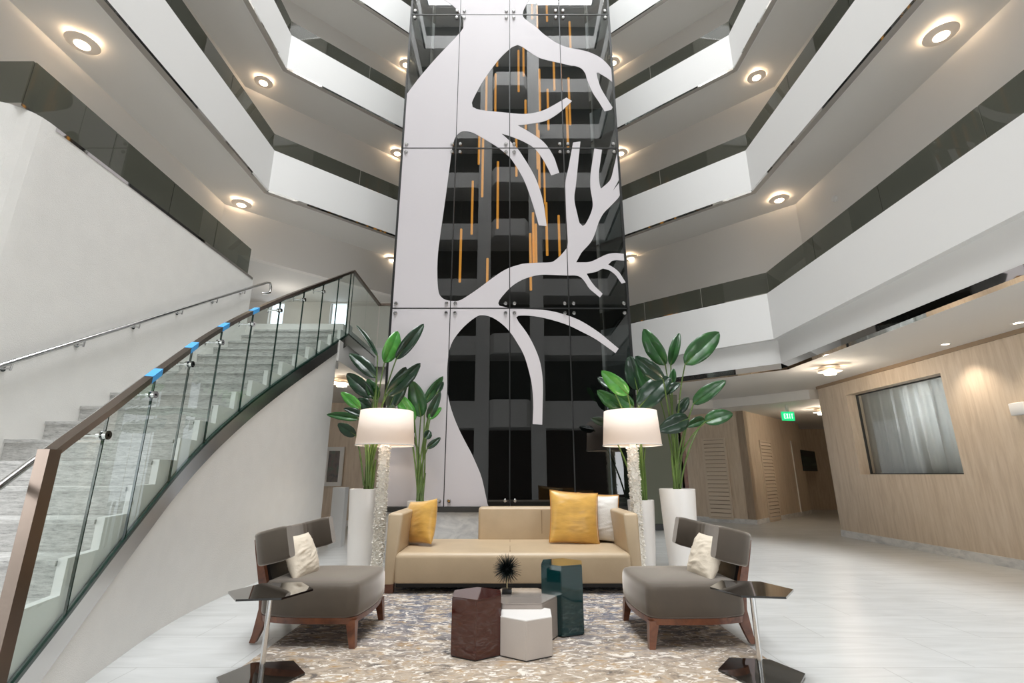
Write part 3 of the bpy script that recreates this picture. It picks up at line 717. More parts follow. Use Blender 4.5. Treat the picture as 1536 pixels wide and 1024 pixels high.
# ------------------------------------------------------------------ atrium behind the viewer (seen mirrored in the tower)
for z0, z1, nm in ((3.3, 4.54, 'mezzanine'), (6.74, 7.68, 'second'), (9.755, 10.65, 'third'), (12.78, 13.7, 'fourth'), (15.8, 16.7, 'fifth'), (18.83, 19.73, 'sixth'), (21.86, 22.76, 'seventh'), (24.9, 25.8, 'top')):
    struct(MB().box((-6.3, -7.15, z0), (6.3, -7.0, z1)).prism([(-1.0, -7.0), (-.75, -6.5), (.75, -6.5), (1.0, -7.0)], z0, z1).build('wall_rear_%s_balcony' % nm, paint, smooth=False))
    struct(MB().box((-6.3, -8.3, z0), (6.3, -7.15, z0 + .25)).build('ceiling_rear_%s' % nm, soffit_m, smooth=False))
for x in (-1.3, 1.3):
    struct(MB().box((x - .33, -7.12, 0), (x + .33, -6.8, 28)).build('trim_rear_column', paint, smooth=False))
struct(MB().box((-9, -8.5, 0), (13, -8.3, 3.3)).build('wall_rear_lobby', rear_low, smooth=False))
struct(MB().box((-6.4, -8.5, 3.3), (6.4, -8.3, 28)).build('wall_rear', rear_m, smooth=False))
struct(MB().box((-9.1, -8.4, 0), (-9, 19, 6.95)).build('wall_left_outer', corr_m, smooth=False))
struct(MB().box((13, -8.4, 0), (13.1, 19, 3.3)).build('wall_right_outer', wood, smooth=False))
struct(MB().box((-6.3, 12.8, 3.4), (6.3, 12.95, 28)).build('wall_back', corr_m, smooth=False))
roof = MB(); roof.box((-6.3, -8.4, 27.9), (-4.9, 13, 28.1)).box((4.9, -8.4, 27.9), (6.3, 13, 28.1)).box((-4.9, 10.6, 27.9), (4.9, 13, 28.1)).box((-4.9, -8.4, 27.9), (4.9, -7, 28.1))
struct(roof.build('ceiling', soffit_m, smooth=False))
# ------------------------------------------------------------------ ceiling lamps
def disc_lamp(px, py, zs, label, group, r=.19):
    p = on_z(px, py, zs - .09)
    t = thing('ceiling_light', label, 'ceiling light', (p.x, p.y, zs), 0, group)
    MB().lathe([(.0, -.085), (r * .55, -.085), (r * .9, -.072), (r, -.055), (r * .97, -.05), (.0, -.062)], seg=36).build('dish', dish_m, t)
    MB().lathe([(.0, -.098), (r * .40, -.096), (r * .46, -.086), (.0, -.082)], seg=28).build('lens', lens_m, t)
    MB().lathe([(.0, -.07), (.05, -.07), (.05, 0), (.0, 0)], seg=16).build('stem', dish_m, t)
    lamp('lamp_glow', 'POINT', (0, 0, -.03), 0, size=.02, parent=t)
    for k in range(3):
        a = k * 2.1
        lamp('lamp_glow', 'POINT', (.12 * math.cos(a), .12 * math.sin(a), -.035), 2.2, col=(1, .76, .52), size=.03, parent=t)
    return t
g = 'round ceiling lights under the balconies'
disc_lamp(123, 68, ZB['B'] + .03, 'large round ceiling light nearest the upper left corner of the view', g)
disc_lamp(362, 308, ZB['B'] + .03, 'round ceiling light under the lowest left balcony above the top of the stairs', g)
disc_lamp(395, 125, ZB['C'] + .03, 'round ceiling light under the third tier balcony left of the glass tower', g)
disc_lamp(588, 391, ZB['B'] + .03, 'round ceiling light half hidden by the tower edge, lowest on its left side', g)
disc_lamp(596, 231, ZB['C'] + .03, 'round ceiling light half hidden by the tower edge, middle of three on its left side', g)
disc_lamp(609, 98, ZB['D'] + .03, 'round ceiling light half hidden by the tower edge, highest on its left side', g)
disc_lamp(1412, 55, ZB['B'] + .03, 'large round ceiling light nearest the upper right corner of the view', g)
disc_lamp(1169, 301, ZB['B'] + .03, 'round ceiling light under the lowest right balcony above the mezzanine', g)
disc_lamp(1135, 117, ZB['C'] + .03, 'round ceiling light under the third tier balcony right of the glass tower', g)
disc_lamp(946, 388, ZB['B'] + .03, 'round ceiling light beside the tower edge, lowest on its right side', g)
disc_lamp(931, 231, ZB['C'] + .03, 'round ceiling light beside the tower edge, middle of three on its right side', g)
disc_lamp(920, 95, ZB['D'] + .03, 'round ceiling light beside the tower edge, highest on its right side', g)
def tier_lamp(p, label, e=9, r=.17):
    t = thing('ceiling_light', label, 'ceiling light', p, 0, 'tiered ceiling lights of the lobby')
    MB().lathe([(0, -.05), (r, -.05), (r, -.03), (0, -.03)], seg=28).build('upper_ring', dish_m, t)
    MB().lathe([(0, -.17), (r * .55, -.165), (r * .6, -.12), (0, -.12)], seg=28).build('lens', lens_m, t)
    MB().lathe([(r * .55, -.125), (r * 1.15, -.115), (r * 1.15, -.09), (r * .5, -.1)], seg=28, cap=False).build('lower_ring', dish_m, t)
    MB().lathe([(0, -.12), (.07, -.12), (.09, 0), (0, 0)], seg=20).build('canopy', dish_m, t)
    lamp('lamp_glow', 'POINT', (0, 0, -.24), e, size=.08, parent=t)
    for k in range(3): lamp('lamp_glow', 'POINT', (.24 * math.cos(k * 2.1), .24 * math.sin(k * 2.1), -.08), 1.2, col=(1, .75, .5), size=.03, parent=t)
p = on_z(1245, 557, 3.05); tier_lamp((p.x, p.y, 3.16), 'tiered white ceiling light in front of the wood panelled wall', 26)
p = on_z(1232, 617, 2.84); tier_lamp((p.x, p.y, 2.93), 'tiered ceiling light in the wood corridor beside the exit sign', 34)
p = on_z(515, 577, 2.98); tier_lamp((-3.35, 9.55, 3.1), 'tiered ceiling light glowing inside the left doorway', 22)
for px, py, lb in ((1418, 516, 'small recessed downlight in the lobby ceiling beside the tiered light'), (1527, 484, 'small recessed downlight at the right edge of the lobby ceiling')):
    p = on_z(px, py, 3.16)
    t = thing('downlight', lb, 'ceiling light', (p.x, p.y, 3.16), 0, 'recessed downlights')
    MB().lathe([(.05, -.004), (.075, -.006), (.08, 0), (.05, 0)], seg=24, cap=False).build('trim_ring', paint, t)
    MB().lathe([(0, -.003), (.05, -.003), (.05, 0), (0, 0)], seg=20).build('lens', lens_m, t)
    lamp('lamp_glow', 'SPOT', (0, 0, -.02), 60, size=.04, parent=t, cone=1.7)
for (x, y, e) in ((6.5, 7.0, 40), (6.0, 4.5, 40), (6.4, 9.3, 30)):
    pass
# smoke detector
p = on_z(1253, 298, 6.76 + .0)
p = on_x(1253, 298, 6.05)
t = thing('smoke_detector', 'small round smoke detector on the corridor wall above the right mezzanine', 'detector', p)
MB().lathe([(0, 0), (.06, 0), (.055, .04), (0, .05)], seg=20).build('case', paint, t); t.rotation_euler = (0, R(-90), 0)

# ------------------------------------------------------------------ rug
tag(MB().box((-1.79, 2.3, .0), (1.79, 6.35, .012)).build('rug', rug_m, smooth=False), 'beige and blue abstract rug under the sofa, chairs and hexagon tables', 'rug')
ZR = .012
# ------------------------------------------------------------------ sofa
SX0, SX1, SY0, SY1 = -1.37, 1.44, 5.72, 7.0
sofa = thing('sofa', 'long tan leather sofa with a partial back in front of the glass tower', 'sofa', ((SX0 + SX1) / 2, SY0, ZR))
so = Vector(sofa.location)
def sp(mb, n, m, par=None, **k):
    o = mb.build(n, m, par or sofa, **k)
    if par is None: o.location = -so
    return o
def rrect(x0, x1, y0, y1, r, z, n=6, fx=None):
    pts = []
    for cx, cy, a0 in ((x1 - r, y0 + r, -90), (x1 - r, y1 - r, 0), (x0 + r, y1 - r, 90), (x0 + r, y0 + r, 180)):
        for k in range(n + 1):
            a = R(a0 + 90 * k / n); pts.append((cx + r * math.cos(a), cy + r * math.sin(a), z))
    return pts
def cushion_block(x0, x1, y0, y1, z0, z1, r=.05, crown=.02, rv=None):
    """soft upholstered block: rounded edges and a gentle crown"""
    rv = rv or r; mb = MB(); rings = []
    for k in range(4):
        a = R(90 * k / 3); i = .3 * rv * (1 - math.sin(a)); rings.append(rrect(x0 + i, x1 - i, y0 + i, y1 - i, r, z0 + .3 * rv * (1 - math.cos(a))))
    for k in range(7):
        a = R(90 * k / 6); i = rv * (1 - math.cos(a)); rings.append(rrect(x0 + i, x1 - i, y0 + i, y1 - i, max(r - i * .4, .01), z1 - rv + rv * math.sin(a)))
    for f in (.75, .5, .25, .05):
        w, d = (x1 - x0) / 2 - rv, (y1 - y0) / 2 - rv; cx, cy = (x0 + x1) / 2, (y0 + y1) / 2
        rings.append(rrect(cx - w * f, cx + w * f, cy - d * f, cy + d * f, max(.008, min(r, w * f, d * f) * .6), z1 + crown * (1 - f * f)))
    mb.loft(rings); return mb
sp(cushion_block(SX0 + .11, SX1 - .11, SY0, SY1 - .04, .115, .425, .05, .012, .06), 'seat', leather, angle=60)
m = MB()
for s, x0, x1 in ((-1, SX0, SX0 + .115), (1, SX1 - .115, SX1)):
    m = cushion_block(x0, x1, SY0 + .005, SY1, .105, .83, .035, .004, .03)
    for v in m.bm.verts:      # arms lean outward a little and round over the front
        t = max(0, (v.co.z - .45) / .38); 
        if abs(v.co.x - (x0 if s > 0 else x1)) < .06: v.co.x -= s * .06 * t ** 1.4
        v.co.y += .05 * t * t * max(0, 1 - (v.co.y - SY0) / .5)
    sp(m, 'arm', leather, angle=60)
m = cushion_block(-.42, SX1 - .12, SY1 - .19, SY1, .12, .83, .04, .004, .04)
for v in m.bm.verts: v.co.y += .06 * max(0, v.co.z - .42)
sp(m, 'backrest', leather, angle=60)
for x in (.0, ):
    m = MB(); m.box((x - .004, SY0 - .002, .13), (x + .004, SY0 + .004, .37)); m.box((x - .004, SY0 + .07, .428), (x + .004, SY1 - .25, .436)); sp(m, 'seat_seam', seam_m, smooth=False)
for x in (.42, ):
    m = MB(); m.box((x - .003, SY1 - .185, .5), (x + .003, SY1 - .172, .79)); o = sp(m, 'back_seam', seam_m, smooth=False)
for x in (SX0 + .06, SX1 - .06):
    for y in (SY0 + .08, SY1 - .08):
        m = MB(); m.box((x - .045, y - .04, ZR), (x + .045, y + .04, .112)); sp(m, 'foot', walnut, smooth=False)
m = MB(); m.box((SX0 + .12, SY0 + .1, .06), (SX1 - .12, SY1 - .1, .116)); sp(m, 'base_frame', black, smooth=False)
# ------------------------------------------------------------------ pillows
def pillow(name, label, w, h, t, m, loc, rot, piping=None, seed=0, wr=.012, cat='cushion', group=None):
    n = 36; mb = MB(); grid = {}
    for sgn in (1, -1):
        for i in range(n + 1):
            for j in range(n + 1):
                u, v = 2 * i / n - 1, 2 * j / n - 1
                edge = i in (0, n) or j in (0, n)
                if edge and sgn < 0: grid[(sgn, i, j)] = grid[(1, i, j)]; continue
                pin = 1 - .07 * (1 - abs(u)) * 0 - .055 * (1 - v * v) * abs(u) ** 3
                pin2 = 1 - .055 * (1 - u * u) * abs(v) ** 3
                th = t / 2 * ((1 - abs(u) ** 2.6) * (1 - abs(v) ** 2.6)) ** .55
                q = Vector((u * 3 + seed, v * 3, sgn))
                th += wr * .45 * noise.noise(q * .7) * (1 - u ** 4) * (1 - v ** 4) + wr * .9 * abs(noise.noise(Vector((u * 1.3 + v * .8 + seed * 3, v * 6.5 - u * 1.5, 2 + sgn)))) * (1 - u ** 4) * (1 - v ** 4)
                grid[(sgn, i, j)] = mb.bm.verts.new((u * w / 2 * pin, -sgn * th, v * h / 2 * pin2))
    for sgn in (1, -1):
        for i in range(n):
            for j in range(n):
                q = [grid[(sgn, i, j)], grid[(sgn, i + 1, j)], grid[(sgn, i + 1, j + 1)], grid[(sgn, i, j + 1)]]
                mb.bm.faces.new(q if sgn > 0 else q[::-1])
    if piping is None:
        o = mb.build(name, m, None, angle=80)
    else:
        o = mb.build(name, m, None, angle=80)
        pts = [Vector((u * w / 2 * (1 - .055 * (1 - v * v) * abs(u) ** 3), 0, v * h / 2 * (1 - .055 * (1 - u * u) * abs(v) ** 3))) for u, v in
               [(-1 + 2 * k / 12, -1) for k in range(12)] + [(1, -1 + 2 * k / 12) for k in range(12)] + [(1 - 2 * k / 12, 1) for k in range(12)] + [(-1, 1 - 2 * k / 12) for k in range(13)]]
        p2 = MB(); p2.tube(pts, .007, 6); p2.build('piping', piping, o)
    o.location = loc; o.rotation_euler = [R(a) for a in rot]
    tag(o, label, cat, group)
    return o
pillow('throw_pillow', 'gold silk cushion standing against the left arm of the sofa', .54, .52, .24, gold, (-1.105, 6.36, .685), (-12, -6, -42), None, 1)
pillow('throw_pillow', 'large gold silk cushion leaning in front on the right end of the sofa', .62, .62, .19, gold, (.80, 6.42, .735), (-13, 4, 5), piping_m, 2)
pillow('throw_pillow', 'wrinkled pale grey cushion tucked behind the large gold cushion', .54, .56, .16, silver, (1.12, 6.58, .715), (-12, 2, -8), None, 3, .018)
pillow('throw_pillow', 'hidden gold cushion whose edge shows behind the pale grey cushion', .54, .56, .12, gold, (1.15, 6.72, .725), (-12, 3, -8), piping_m, 4)
# ------------------------------------------------------------------ armchairs
def chair(label, loc, rz):
    t = thing('armchair', label, 'armchair', loc, rz, 'grey velvet lounge chairs')
    def outline(f, z):
        pts = []
        for x, y, _ in rrect(-.36, .40, -.40, .40, .07, 0, 7):
            pts.append((x, y))
        # add points along the straight sides so they can bow
        out = []
        for a, b_ in zip(pts, pts[1:] + pts[:1]):
            n = 8 if math.dist(a, b_) > .2 else 1
            for k in range(n): out.append((a[0] + (b_[0] - a[0]) * k / n, a[1] + (b_[1] - a[1]) * k / n))
        res = []
        for x, y in out:
            if x > 0: x += .045 * (1 - (y / .40) ** 2) * (x / .40)
            y *= 1 + .03 * math.cos((x + .02) / .4 * 1.3) - .17 * max(0, (-x - .02) / .34) ** 2
            res.append((x * f, y * f, z))
        return res
    zs = [(.95, .205), (.985, .210), (1.0, .226), (1.006, .29), (1.003, .350), (.995, .392), (.98, .414), (.955, .428), (.90, .437), (.75, .446), (.5, .452), (.2, .455)]
    m = MB(); m.loft([outline(f, z) for f, z in zs]); m.build('seat', velvet, t, angle=75)
    m = MB(); m.loft([outline(.97, .162), outline(.985, .205)]); m.build('seat_frame', walnut, t, angle=50)
    for s in (-1, 1):
        m = MB(); rings = []
        for f, x, y, w in ((0, .40, .365, .022), (.35, .39, .358, .027), (1, .37, .345, .037)):
            z = .185 * f
            rings.append([(x - w, s * y - w, z), (x + w, s * y - w, z), (x + w, s * y + w, z), (x - w, s * y + w, z)])
        m.loft(rings); m.build('front_leg', walnut, t, angle=30)
        path = [(-.405, .27, 0), (-.38, .275, .06), (-.355, .28, .14), (-.335, .29, .24), (-.345, .30, .36), (-.372, .32, .50), (-.405, .335, .64), (-.43, .34, .74)]
        m = MB(); rings = []
        for k, (x, y, z) in enumerate(path):
            w = (.022, .028, .038, .038, .034, .030, .024, .018)[k]; h = .021
            rings.append([(x - w, s * y - h, z), (x + w, s * y - h, z), (x + w, s * y + h, z), (x - w, s * y + h, z)])
        m.loft(rings); m.build('rear_leg', walnut, t, angle=30)
    m = MB(); rings = []
    for z, w, x in ((.40, .26, -.32), (.5, .28, -.345), (.62, .29, -.37), (.72, .29, -.39)):
        rings.append([(x - .02, -w, z), (x + .015, -w, z), (x + .015, w, z), (x - .02, w, z)])
    m.loft(rings); m.build('back_shell', black, t, smooth=False)
    # wrap-round back band: two upholstered pads meeting at the centre, reclined so the wings rise forward
    for s in (-1, 1):
        path = [(-.385, .003), (-.39, .14), (-.39, .25), (-.385, .32), (-.36, .375), (-.31, .405), (-.22, .415), (-.12, .415)]
        m = MB(); rings = []
        P = [Vector((x, s * y, 0)) for x, y in path]; Q = []
        for a, b_ in zip(P, P[1:]):
            for k in range(3): Q.append(a.lerp(b_, k / 3))
        Q.append(P[-1])
        th, z0, z1, rr = .048, .55, .80, .024
        RM = Matrix.Rotation(R(-14), 3, 'Y'); piv = Vector((-.39, 0, .66))
        for k, p in enumerate(Q):
            d = (Q[min(k + 1, len(Q) - 1)] - Q[max(0, k - 1)]).normalized(); nn = Vector((d.y, -d.x, 0))
            e = min(k, len(Q) - 1 - k); sh = (.010, .003)[e] if e < 2 else 0
            ring = []
            for cx, cz, a0 in ((th - rr, z1 - rr, 0), (-(th - rr), z1 - rr, 90), (-(th - rr), z0 + rr, 180), (th - rr, z0 + rr, 270)):
                for q in range(4):
                    a = R(a0 + 30 * q); u = cx + rr * math.cos(a); z = cz + rr * math.sin(a)
                    z = z + (-sh if z > .68 else sh); u *= (1 - sh * 4)
                    pt = p + nn * u; pt.z = z
                    ring.append(RM @ (pt - piv) + piv)
            rings.append(ring)
        m.loft(rings); m.build('back_pad', velvet, t, angle=50)
    return t
chair('grey velvet armchair with curved back standing on the stair side of the rug', (-1.55, 4.44, ZR), R(-2))
chair('grey velvet armchair with curved back standing on the open lobby side of the rug', (1.43, 4.42, ZR), R(180 + 2))
pillow('throw_pillow', 'shiny cream cushion on the armchair beside the stairs', .37, .36, .15, cream, (-1.735, 4.37, .595), (-24, 0, 80), None, 5, .02)
pillow('throw_pillow', 'shiny cream cushion on the armchair on the open lobby side', .37, .36, .15, cream, (1.615, 4.35, .595), (-24, 0, -80), None, 6, .02)
# ------------------------------------------------------------------ hexagon side tables
def hexpts(r, rot, sx=1, sy=1): return [(r * math.cos(R(60 * k + rot)) * sx, r * math.sin(R(60 * k + rot)) * sy) for k in range(6)]
def side_table(label, loc, rot):
    t = thing('side_table', label, 'side table', loc, R(rot), 'black hexagon side tables')
    MB().prism(hexpts(.265, 0), .49, .502).build('tabletop', hextop, t, smooth=False)
    MB().prism(hexpts(.265, 0), .0, .014).build('base', hextop, t, smooth=False)
    m = MB(); m.tube([(0, 0, .014), (0, 0, .49)], .017, 16); m.build('post', chrome, t)
    return t
side_table('black mirrored hexagon side table on a steel post beside the stair side armchair', (-1.575, 3.52, ZR), 8)
side_table('black mirrored hexagon side table on a steel post beside the open lobby side armchair', (1.62, 3.58, ZR), -8)
# ------------------------------------------------------------------ hexagon drum tables
def drum(label, c, r, h, rot, m, top=None):
    t = thing('drum_table', label, 'coffee table', (c[0], c[1], ZR), 0, 'hexagon drum tables')
    q = MB(); q.prism(hexpts(r, rot), .008, h - .006); b_ = q.bm
    bmesh.ops.bevel(b_, geom=[e for e in b_.edges], offset=.004, segments=2, affect='EDGES')
    q.build('drum_body', m, t, angle=20)
    q = MB(); q.prism(hexpts(r - .003, rot), h - .006, h); q.build('tabletop', top or m, t, smooth=False)
    q = MB(); q.prism(hexpts(r - .012, rot), 0, .008); q.build('base', black, t, smooth=False)
    return t
drum('glossy dark brown hexagon drum table in front of the low grey one', (-.245, 3.985), .205, .385, 92, lac_brown)
drum('short pale grey hexagon drum table nearest the viewer', (.118, 3.985), .215, .255, 88, lac_white, lac_top)
drum('tall glossy dark green hexagon drum table', (.44, 4.475), .195, .52, 82, lac_green)
drum('low glossy taupe hexagon drum table holding the spiky sculpture', (.09, 4.33), .30, .295, 60, lac_taupe)
# ------------------------------------------------------------------ sculpture
scu = thing('sculpture', 'black spiky ball sculpture on a small stand on the low hexagon table', 'sculpture', (-.025, 4.40, ZR + .295))
MB().box((-.04, -.04, 0), (.04, .04, .035), bev=.003).build('stand', black, scu)
m = MB(); m.tube([(0, 0, .035), (0, 0, .14)], .005, 8); m.build('rod', brass_m, scu)
m = MB(); m.ball((0, 0, .185), .03, 2)
for k in range(230):
    z = 1 - 2 * (k + .5) / 230; a = k * 2.39996; r = math.sqrt(1 - z * z)
    d = Vector((r * math.cos(a), r * math.sin(a), z)); L = .115 + random.uniform(-.012, .014)
    m.tube([Vector((0, 0, .185)) + d * .02, Vector((0, 0, .185)) + d * L], [.0034, .0008], 5)
m.build('spiky_ball', spike_m, scu)
# ------------------------------------------------------------------ floor lamps
def floor_lamp(label, loc):
    t = thing('floor_lamp', label, 'floor lamp', loc, 0, 'shell column floor lamps')
    MB().box((-.15, -.15, 0), (.15, .15, .03), bev=.005).build('base', paint, t)
    m = MB(); m.box((-.045, -.045, .03), (.045, .045, 1.66))
    for k in range(1500):
        f = random.randrange(4); z = random.uniform(.04, 1.63); u = random.uniform(-.06, .06); o = random.uniform(.045, .066)
        c = ((u, -o), (o, u), (u, o), (-o, u))[f]
        rot = Matrix.Rotation(random.uniform(-.9, .9), 3, 'X') @ Matrix.Rotation(random.uniform(-.9, .9), 3, 'Y') @ Matrix.Rotation(random.uniform(0, 6), 3, 'Z')
        a, b_ = random.uniform(.010, .02), random.uniform(.010, .018)
        pts = [Vector((x, y, zz)) for x, y, zz in ((-a, -b_, 0), (a, -b_, 0), (a * .8, b_, 0), (-a * .9, b_, 0))]
        vs = [m.bm.verts.new(rot @ p + Vector((c[0], c[1], z)) + dz) for dz in (Vector((0, 0, 0)), rot @ Vector((0, 0, .004))) for p in pts]
        for fc in ((0, 1, 2, 3), (7, 6, 5, 4), (0, 4, 5, 1), (1, 5, 6, 2), (2, 6, 7, 3), (3, 7, 4, 0)): m.bm.faces.new([vs[i] for i in fc])
    m.build('shell_column', shell_m, t, smooth=False)
    m = MB(); m.lathe([(.405, 1.64), (.37, 2.12)], seg=56, cap=False)
    o = m.build('lamp_shade', shade_m, t); sm = o.modifiers.new('thickness', 'SOLIDIFY'); sm.thickness = .006; sm.offset = -1
    m = MB(); m.lathe([(.4095, 1.636), (.4105, 1.648), (.396, 1.648), (.396, 1.636), (.4095, 1.636)], seg=56, cap=False); m.build('shade_trim', paint, o)
    m = MB(); m.lathe([(.03, 1.66), (.03, 1.72), (.022, 1.80), (.0, 1.83)], seg=16); m.build('bulb', lens_m, t)
    m = MB()
    for k in range(3): m.tube([(0, 0, 1.7), (.378 * math.cos(k * 2.094), .378 * math.sin(k * 2.094), 2.0)], .004, 6)
    m.build('shade_spider', chrome, t)
    lamp('lamp_glow', 'POINT', (0, 0, 1.9), 7, size=.06, parent=t)
    return t
floor_lamp('shell column floor lamp with white drum shade at the stair side end of the sofa', (-1.76, 6.98, 0))
floor_lamp('shell column floor lamp with white drum shade at the lobby side end of the sofa', (1.72, 6.98, 0))
# ------------------------------------------------------------------ pots and plants
def pot(label, x, y, h, rt, rb):
    t = thing('plant_pot', label, 'plant pot', (x, y, 0), 0, 'tall white plant pots')
    MB().lathe([(0, 0), (rb * .97, 0), (rb, .02), (rb + (rt - rb) * .5, h * .42), (rt, h * .97), (rt, h), (rt - .015, h + .004), (rt - .03, h), (rt - .035, h - .08), (0, h - .08)], seg=40).build('vessel', pot_m, t)
    MB().lathe([(0, h - .06), (rt - .034, h - .06), (rt - .034, h - .078), (0, h - .079)], seg=30).build('soil', soil_m, t)
    return t
def plant(label, x, y, z, org, sc, leaves, nst, seed):
    rnd = random.Random(seed)
    t = thing('bird_of_paradise_plant', label, 'plant', (x, y, z), 0, 'bird of paradise plants')
    base = Vector((x, y, z))
    m = MB()
    for k in range(nst):
        a = rnd.uniform(0, 6.28); r = rnd.uniform(.01, .07); hh = rnd.uniform(.35, .65)
        p0 = Vector((r * math.cos(a), r * math.sin(a), -.02)); p1 = p0 + Vector((rnd.uniform(-.05, .05), rnd.uniform(-.03, .03), hh))
        m.tube([p0, p0.lerp(p1, .5), p1], [.026, .022, .013], 8)
    m.build('stem_cluster', stem_m, t)
    for (bx, by, tx, ty, w, kind) in leaves:
        dy = rnd.uniform(-.28, .28); dt = dy + rnd.uniform(-.14, .14)
        dy = max(-.3, min(.32, dy)); dt = max(-.35, min(.36, dt))
        B = on_y(org[0] + bx / sc, org[1] + by / sc, y + dy) - base; T = on_y(org[0] + tx / sc, org[1] + ty / sc, y + dt) - base
        W = (w / sc) / F * (y * .96 + .3) / 2 * 1.05
        # petiole
        p0 = Vector((rnd.uniform(-.05, .05), rnd.uniform(-.05, .05), rnd.uniform(0, .2)))
        c1 = Vector((p0.x * 1.3 + B.x * .25, p0.y * 1.3 + B.y * .25, p0.z + (B.z - p0.z) * .62))
        pts = [(p0 * (1 - s) ** 2 + c1 * 2 * s * (1 - s) + B * s * s) for s in [k / 10 for k in range(11)]]
        # blade: midrib bends gently, two halves folded up along it
        d = (T - B); L = d.length; dn = d.normalized()
        view = (Vector((0, 0, H)) - (base + B)).normalized()
        side = dn.cross(view).normalized(); nrm = side.cross(dn).normalized()
        tw = rnd.uniform(-.35, .35); rotm = Matrix.Rotation(tw, 3, dn); side = rotm @ side; nrm = rotm @ nrm
        bend = rnd.uniform(.03, .09) * L * (1 if rnd.random() < .8 else -1)
        fold = rnd.uniform(.18, .5)
        M = MB(); rows = []; n = 18
        for i in range(n + 1):
            s = i / n
            prof = (math.sin(math.pi * min(1, s ** .78 * .985 + .012))) ** .62 if s < 1 else 0.0
            wv = W * prof * (1 if s < .9 else 1)
            c = B + d * s + nrm * (bend * math.sin(math.pi * s)) + Vector((0, 0, -.04 * L * s * s))
            row = []
            for q in (-1, -.55, -.12, 0, .12, .55, 1):
                wob = .05 * W * math.sin(s * 21 + q * 3 + seed) * abs(q)
                row.append(M.bm.verts.new(c + side * (wv * q * math.cos(fold)) + nrm * (wv * abs(q) * math.sin(fold) * .8 + wob - (.012 * (1 - s) if q == 0 else 0))))
            rows.append(row)
        for i in range(n):
            for q in range(6): M.bm.faces.new((rows[i][q], rows[i][q + 1], rows[i + 1][q + 1], rows[i + 1][q]))
        lf = M.build('leaf', {'g': leaf_m, 'b': leaf_b, 'd': leaf_d}[kind], t, angle=75)
        sm = lf.modifiers.new('thickness', 'SOLIDIFY'); sm.thickness = .003
        mm = MB(); mm.tube(pts + [B + d * .35 + nrm * (bend * .85 - .008)], [.013] * 6 + [.010] * 5 + [.004], 8)
        mm.build('petiole', stem_m, lf)
    return t
O1, O2 = (480, 470), (880, 480)
pot('large tall white pot beside the shell lamp on the stair side', -2.03, 7.2, 1.05, .235, .19)
plant('big dark leaved plant growing in the large stair side pot', -2.03, 7.2, .98, O1, 3.105,
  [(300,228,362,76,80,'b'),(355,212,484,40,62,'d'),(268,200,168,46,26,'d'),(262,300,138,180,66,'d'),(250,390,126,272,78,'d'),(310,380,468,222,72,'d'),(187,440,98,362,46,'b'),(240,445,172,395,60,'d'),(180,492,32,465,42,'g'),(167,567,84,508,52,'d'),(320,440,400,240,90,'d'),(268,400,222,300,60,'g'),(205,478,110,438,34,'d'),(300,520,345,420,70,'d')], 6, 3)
pot('small white pot behind the gold cushion, standing against the tower', -1.30, 7.42, .875, .19, .16)
plant('smaller leafy plant behind the gold cushion', -1.30, 7.38, .80, O1, 3.105,
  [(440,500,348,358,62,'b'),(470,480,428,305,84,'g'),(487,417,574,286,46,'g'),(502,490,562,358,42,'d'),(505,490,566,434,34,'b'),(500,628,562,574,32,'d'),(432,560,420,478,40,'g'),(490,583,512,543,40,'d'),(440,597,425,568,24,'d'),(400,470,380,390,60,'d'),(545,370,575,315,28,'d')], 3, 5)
pot('large tall white pot behind the lobby side armchair', 2.37, 7.2, 1.05, .245, .19)
plant('big upright plant with broad leaves growing in the large lobby side pot', 2.37, 7.2, .98, O2, 2.695,
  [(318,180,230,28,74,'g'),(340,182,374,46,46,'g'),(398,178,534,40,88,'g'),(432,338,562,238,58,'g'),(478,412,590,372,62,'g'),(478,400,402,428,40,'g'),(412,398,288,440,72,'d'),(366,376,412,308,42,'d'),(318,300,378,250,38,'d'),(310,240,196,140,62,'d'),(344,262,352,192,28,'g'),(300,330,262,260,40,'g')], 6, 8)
pot('small white pot behind the shell lamp on the lobby side', 1.90, 7.42, .89, .19, .15)
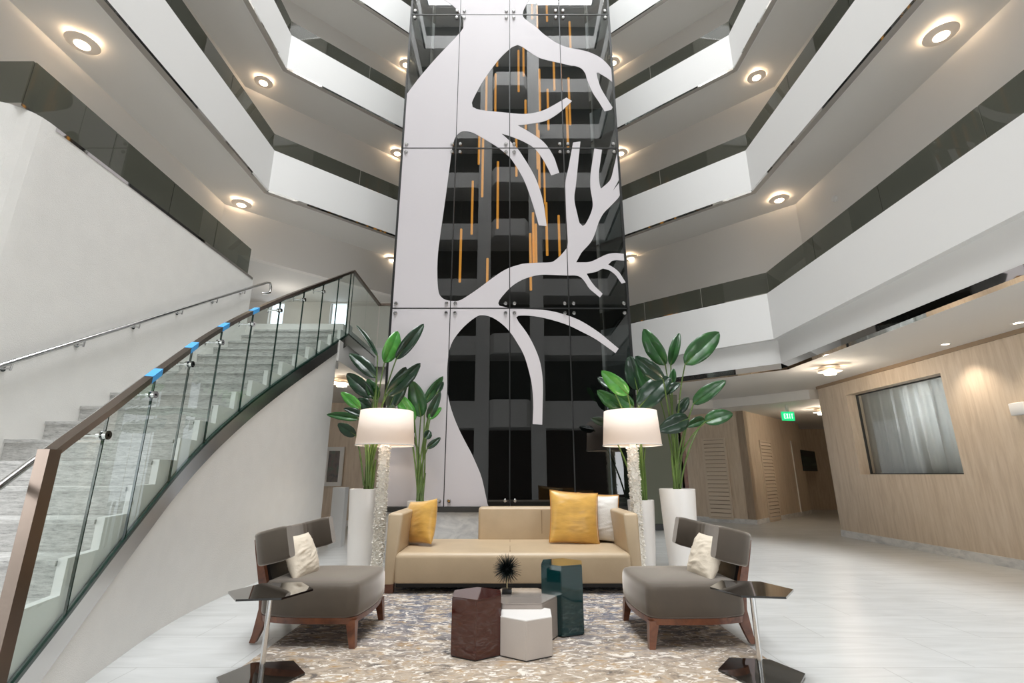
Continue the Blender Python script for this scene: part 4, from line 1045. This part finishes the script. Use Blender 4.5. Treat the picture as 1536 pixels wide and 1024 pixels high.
plant('bushy plant whose leaves spread above the lobby side lampshade', 1.90, 7.36, .80, O2, 2.695,
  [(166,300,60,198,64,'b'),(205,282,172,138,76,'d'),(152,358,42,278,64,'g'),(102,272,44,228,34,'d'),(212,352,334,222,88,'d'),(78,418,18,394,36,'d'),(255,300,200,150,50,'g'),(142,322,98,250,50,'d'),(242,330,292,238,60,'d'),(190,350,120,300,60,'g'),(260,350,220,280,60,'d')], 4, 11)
# ------------------------------------------------------------------ light
w = bpy.data.worlds.new('World'); bpy.context.scene.world = w; w.use_nodes = True
w.node_tree.nodes['Background'].inputs['Color'].default_value = (.86, .93, 1, 1); w.node_tree.nodes['Background'].inputs['Strength'].default_value = 1.0
sky = lamp('skylight', 'AREA', (0, 1.8, 27.95), 9000, col=(.955, .98, 1), size=(9.6, 17.4))
lamp('entrance_daylight', 'AREA', (8.6, -8.1, 1.75), 540, col=(.95, .975, 1), size=(7.5, 2.8), rot=(R(90), 0, 0))  # added fill from behind the camera; the rear wall has no glazing
lamp('side_daylight', 'AREA', (-8.9, -1.8, 1.75), 380, col=(.95, .975, 1), size=(7.5, 2.8), rot=(R(90), 0, R(-90)))  # added fill on the solid left outer wall, out of view
lamp('landing_light', 'POINT', (-5.6, 11.4, 5.2), 9, col=(1, .93, .84), size=.15)  # bare point lamp added to brighten the landing, no fixture
lamp('curtain_room_light', 'POINT', (XR + .75, 8.8, 2.4), 60, col=(1, .98, .95), size=.1)  # unseen lamp added behind the curtain to brighten its folds
# ------------------------------------------------------------------ camera and view
cam = bpy.data.cameras.new('Camera'); co = bpy.data.objects.new('Camera', cam); C.objects.link(co)
co.location = (0, 0, H); co.rotation_euler = (R(90) + PITCH, 0, 0)
cam.sensor_width = 36; cam.lens = 36 * F / 1536; cam.shift_x = 3 / 1536; cam.clip_start = .05; cam.clip_end = 200
sc = bpy.context.scene; sc.camera = co
sc.view_settings.view_transform = 'Standard'; sc.view_settings.look = 'None'; sc.view_settings.gamma = 1; sc.view_settings.exposure = 0
sc.cycles.use_denoising = True
sc.cycles.max_bounces = 10; sc.cycles.diffuse_bounces = 6; sc.cycles.glossy_bounces = 5; sc.cycles.transparent_max_bounces = 16
sc.cycles.sample_clamp_indirect = 8
sc.cycles.caustics_reflective = False; sc.cycles.caustics_refractive = False
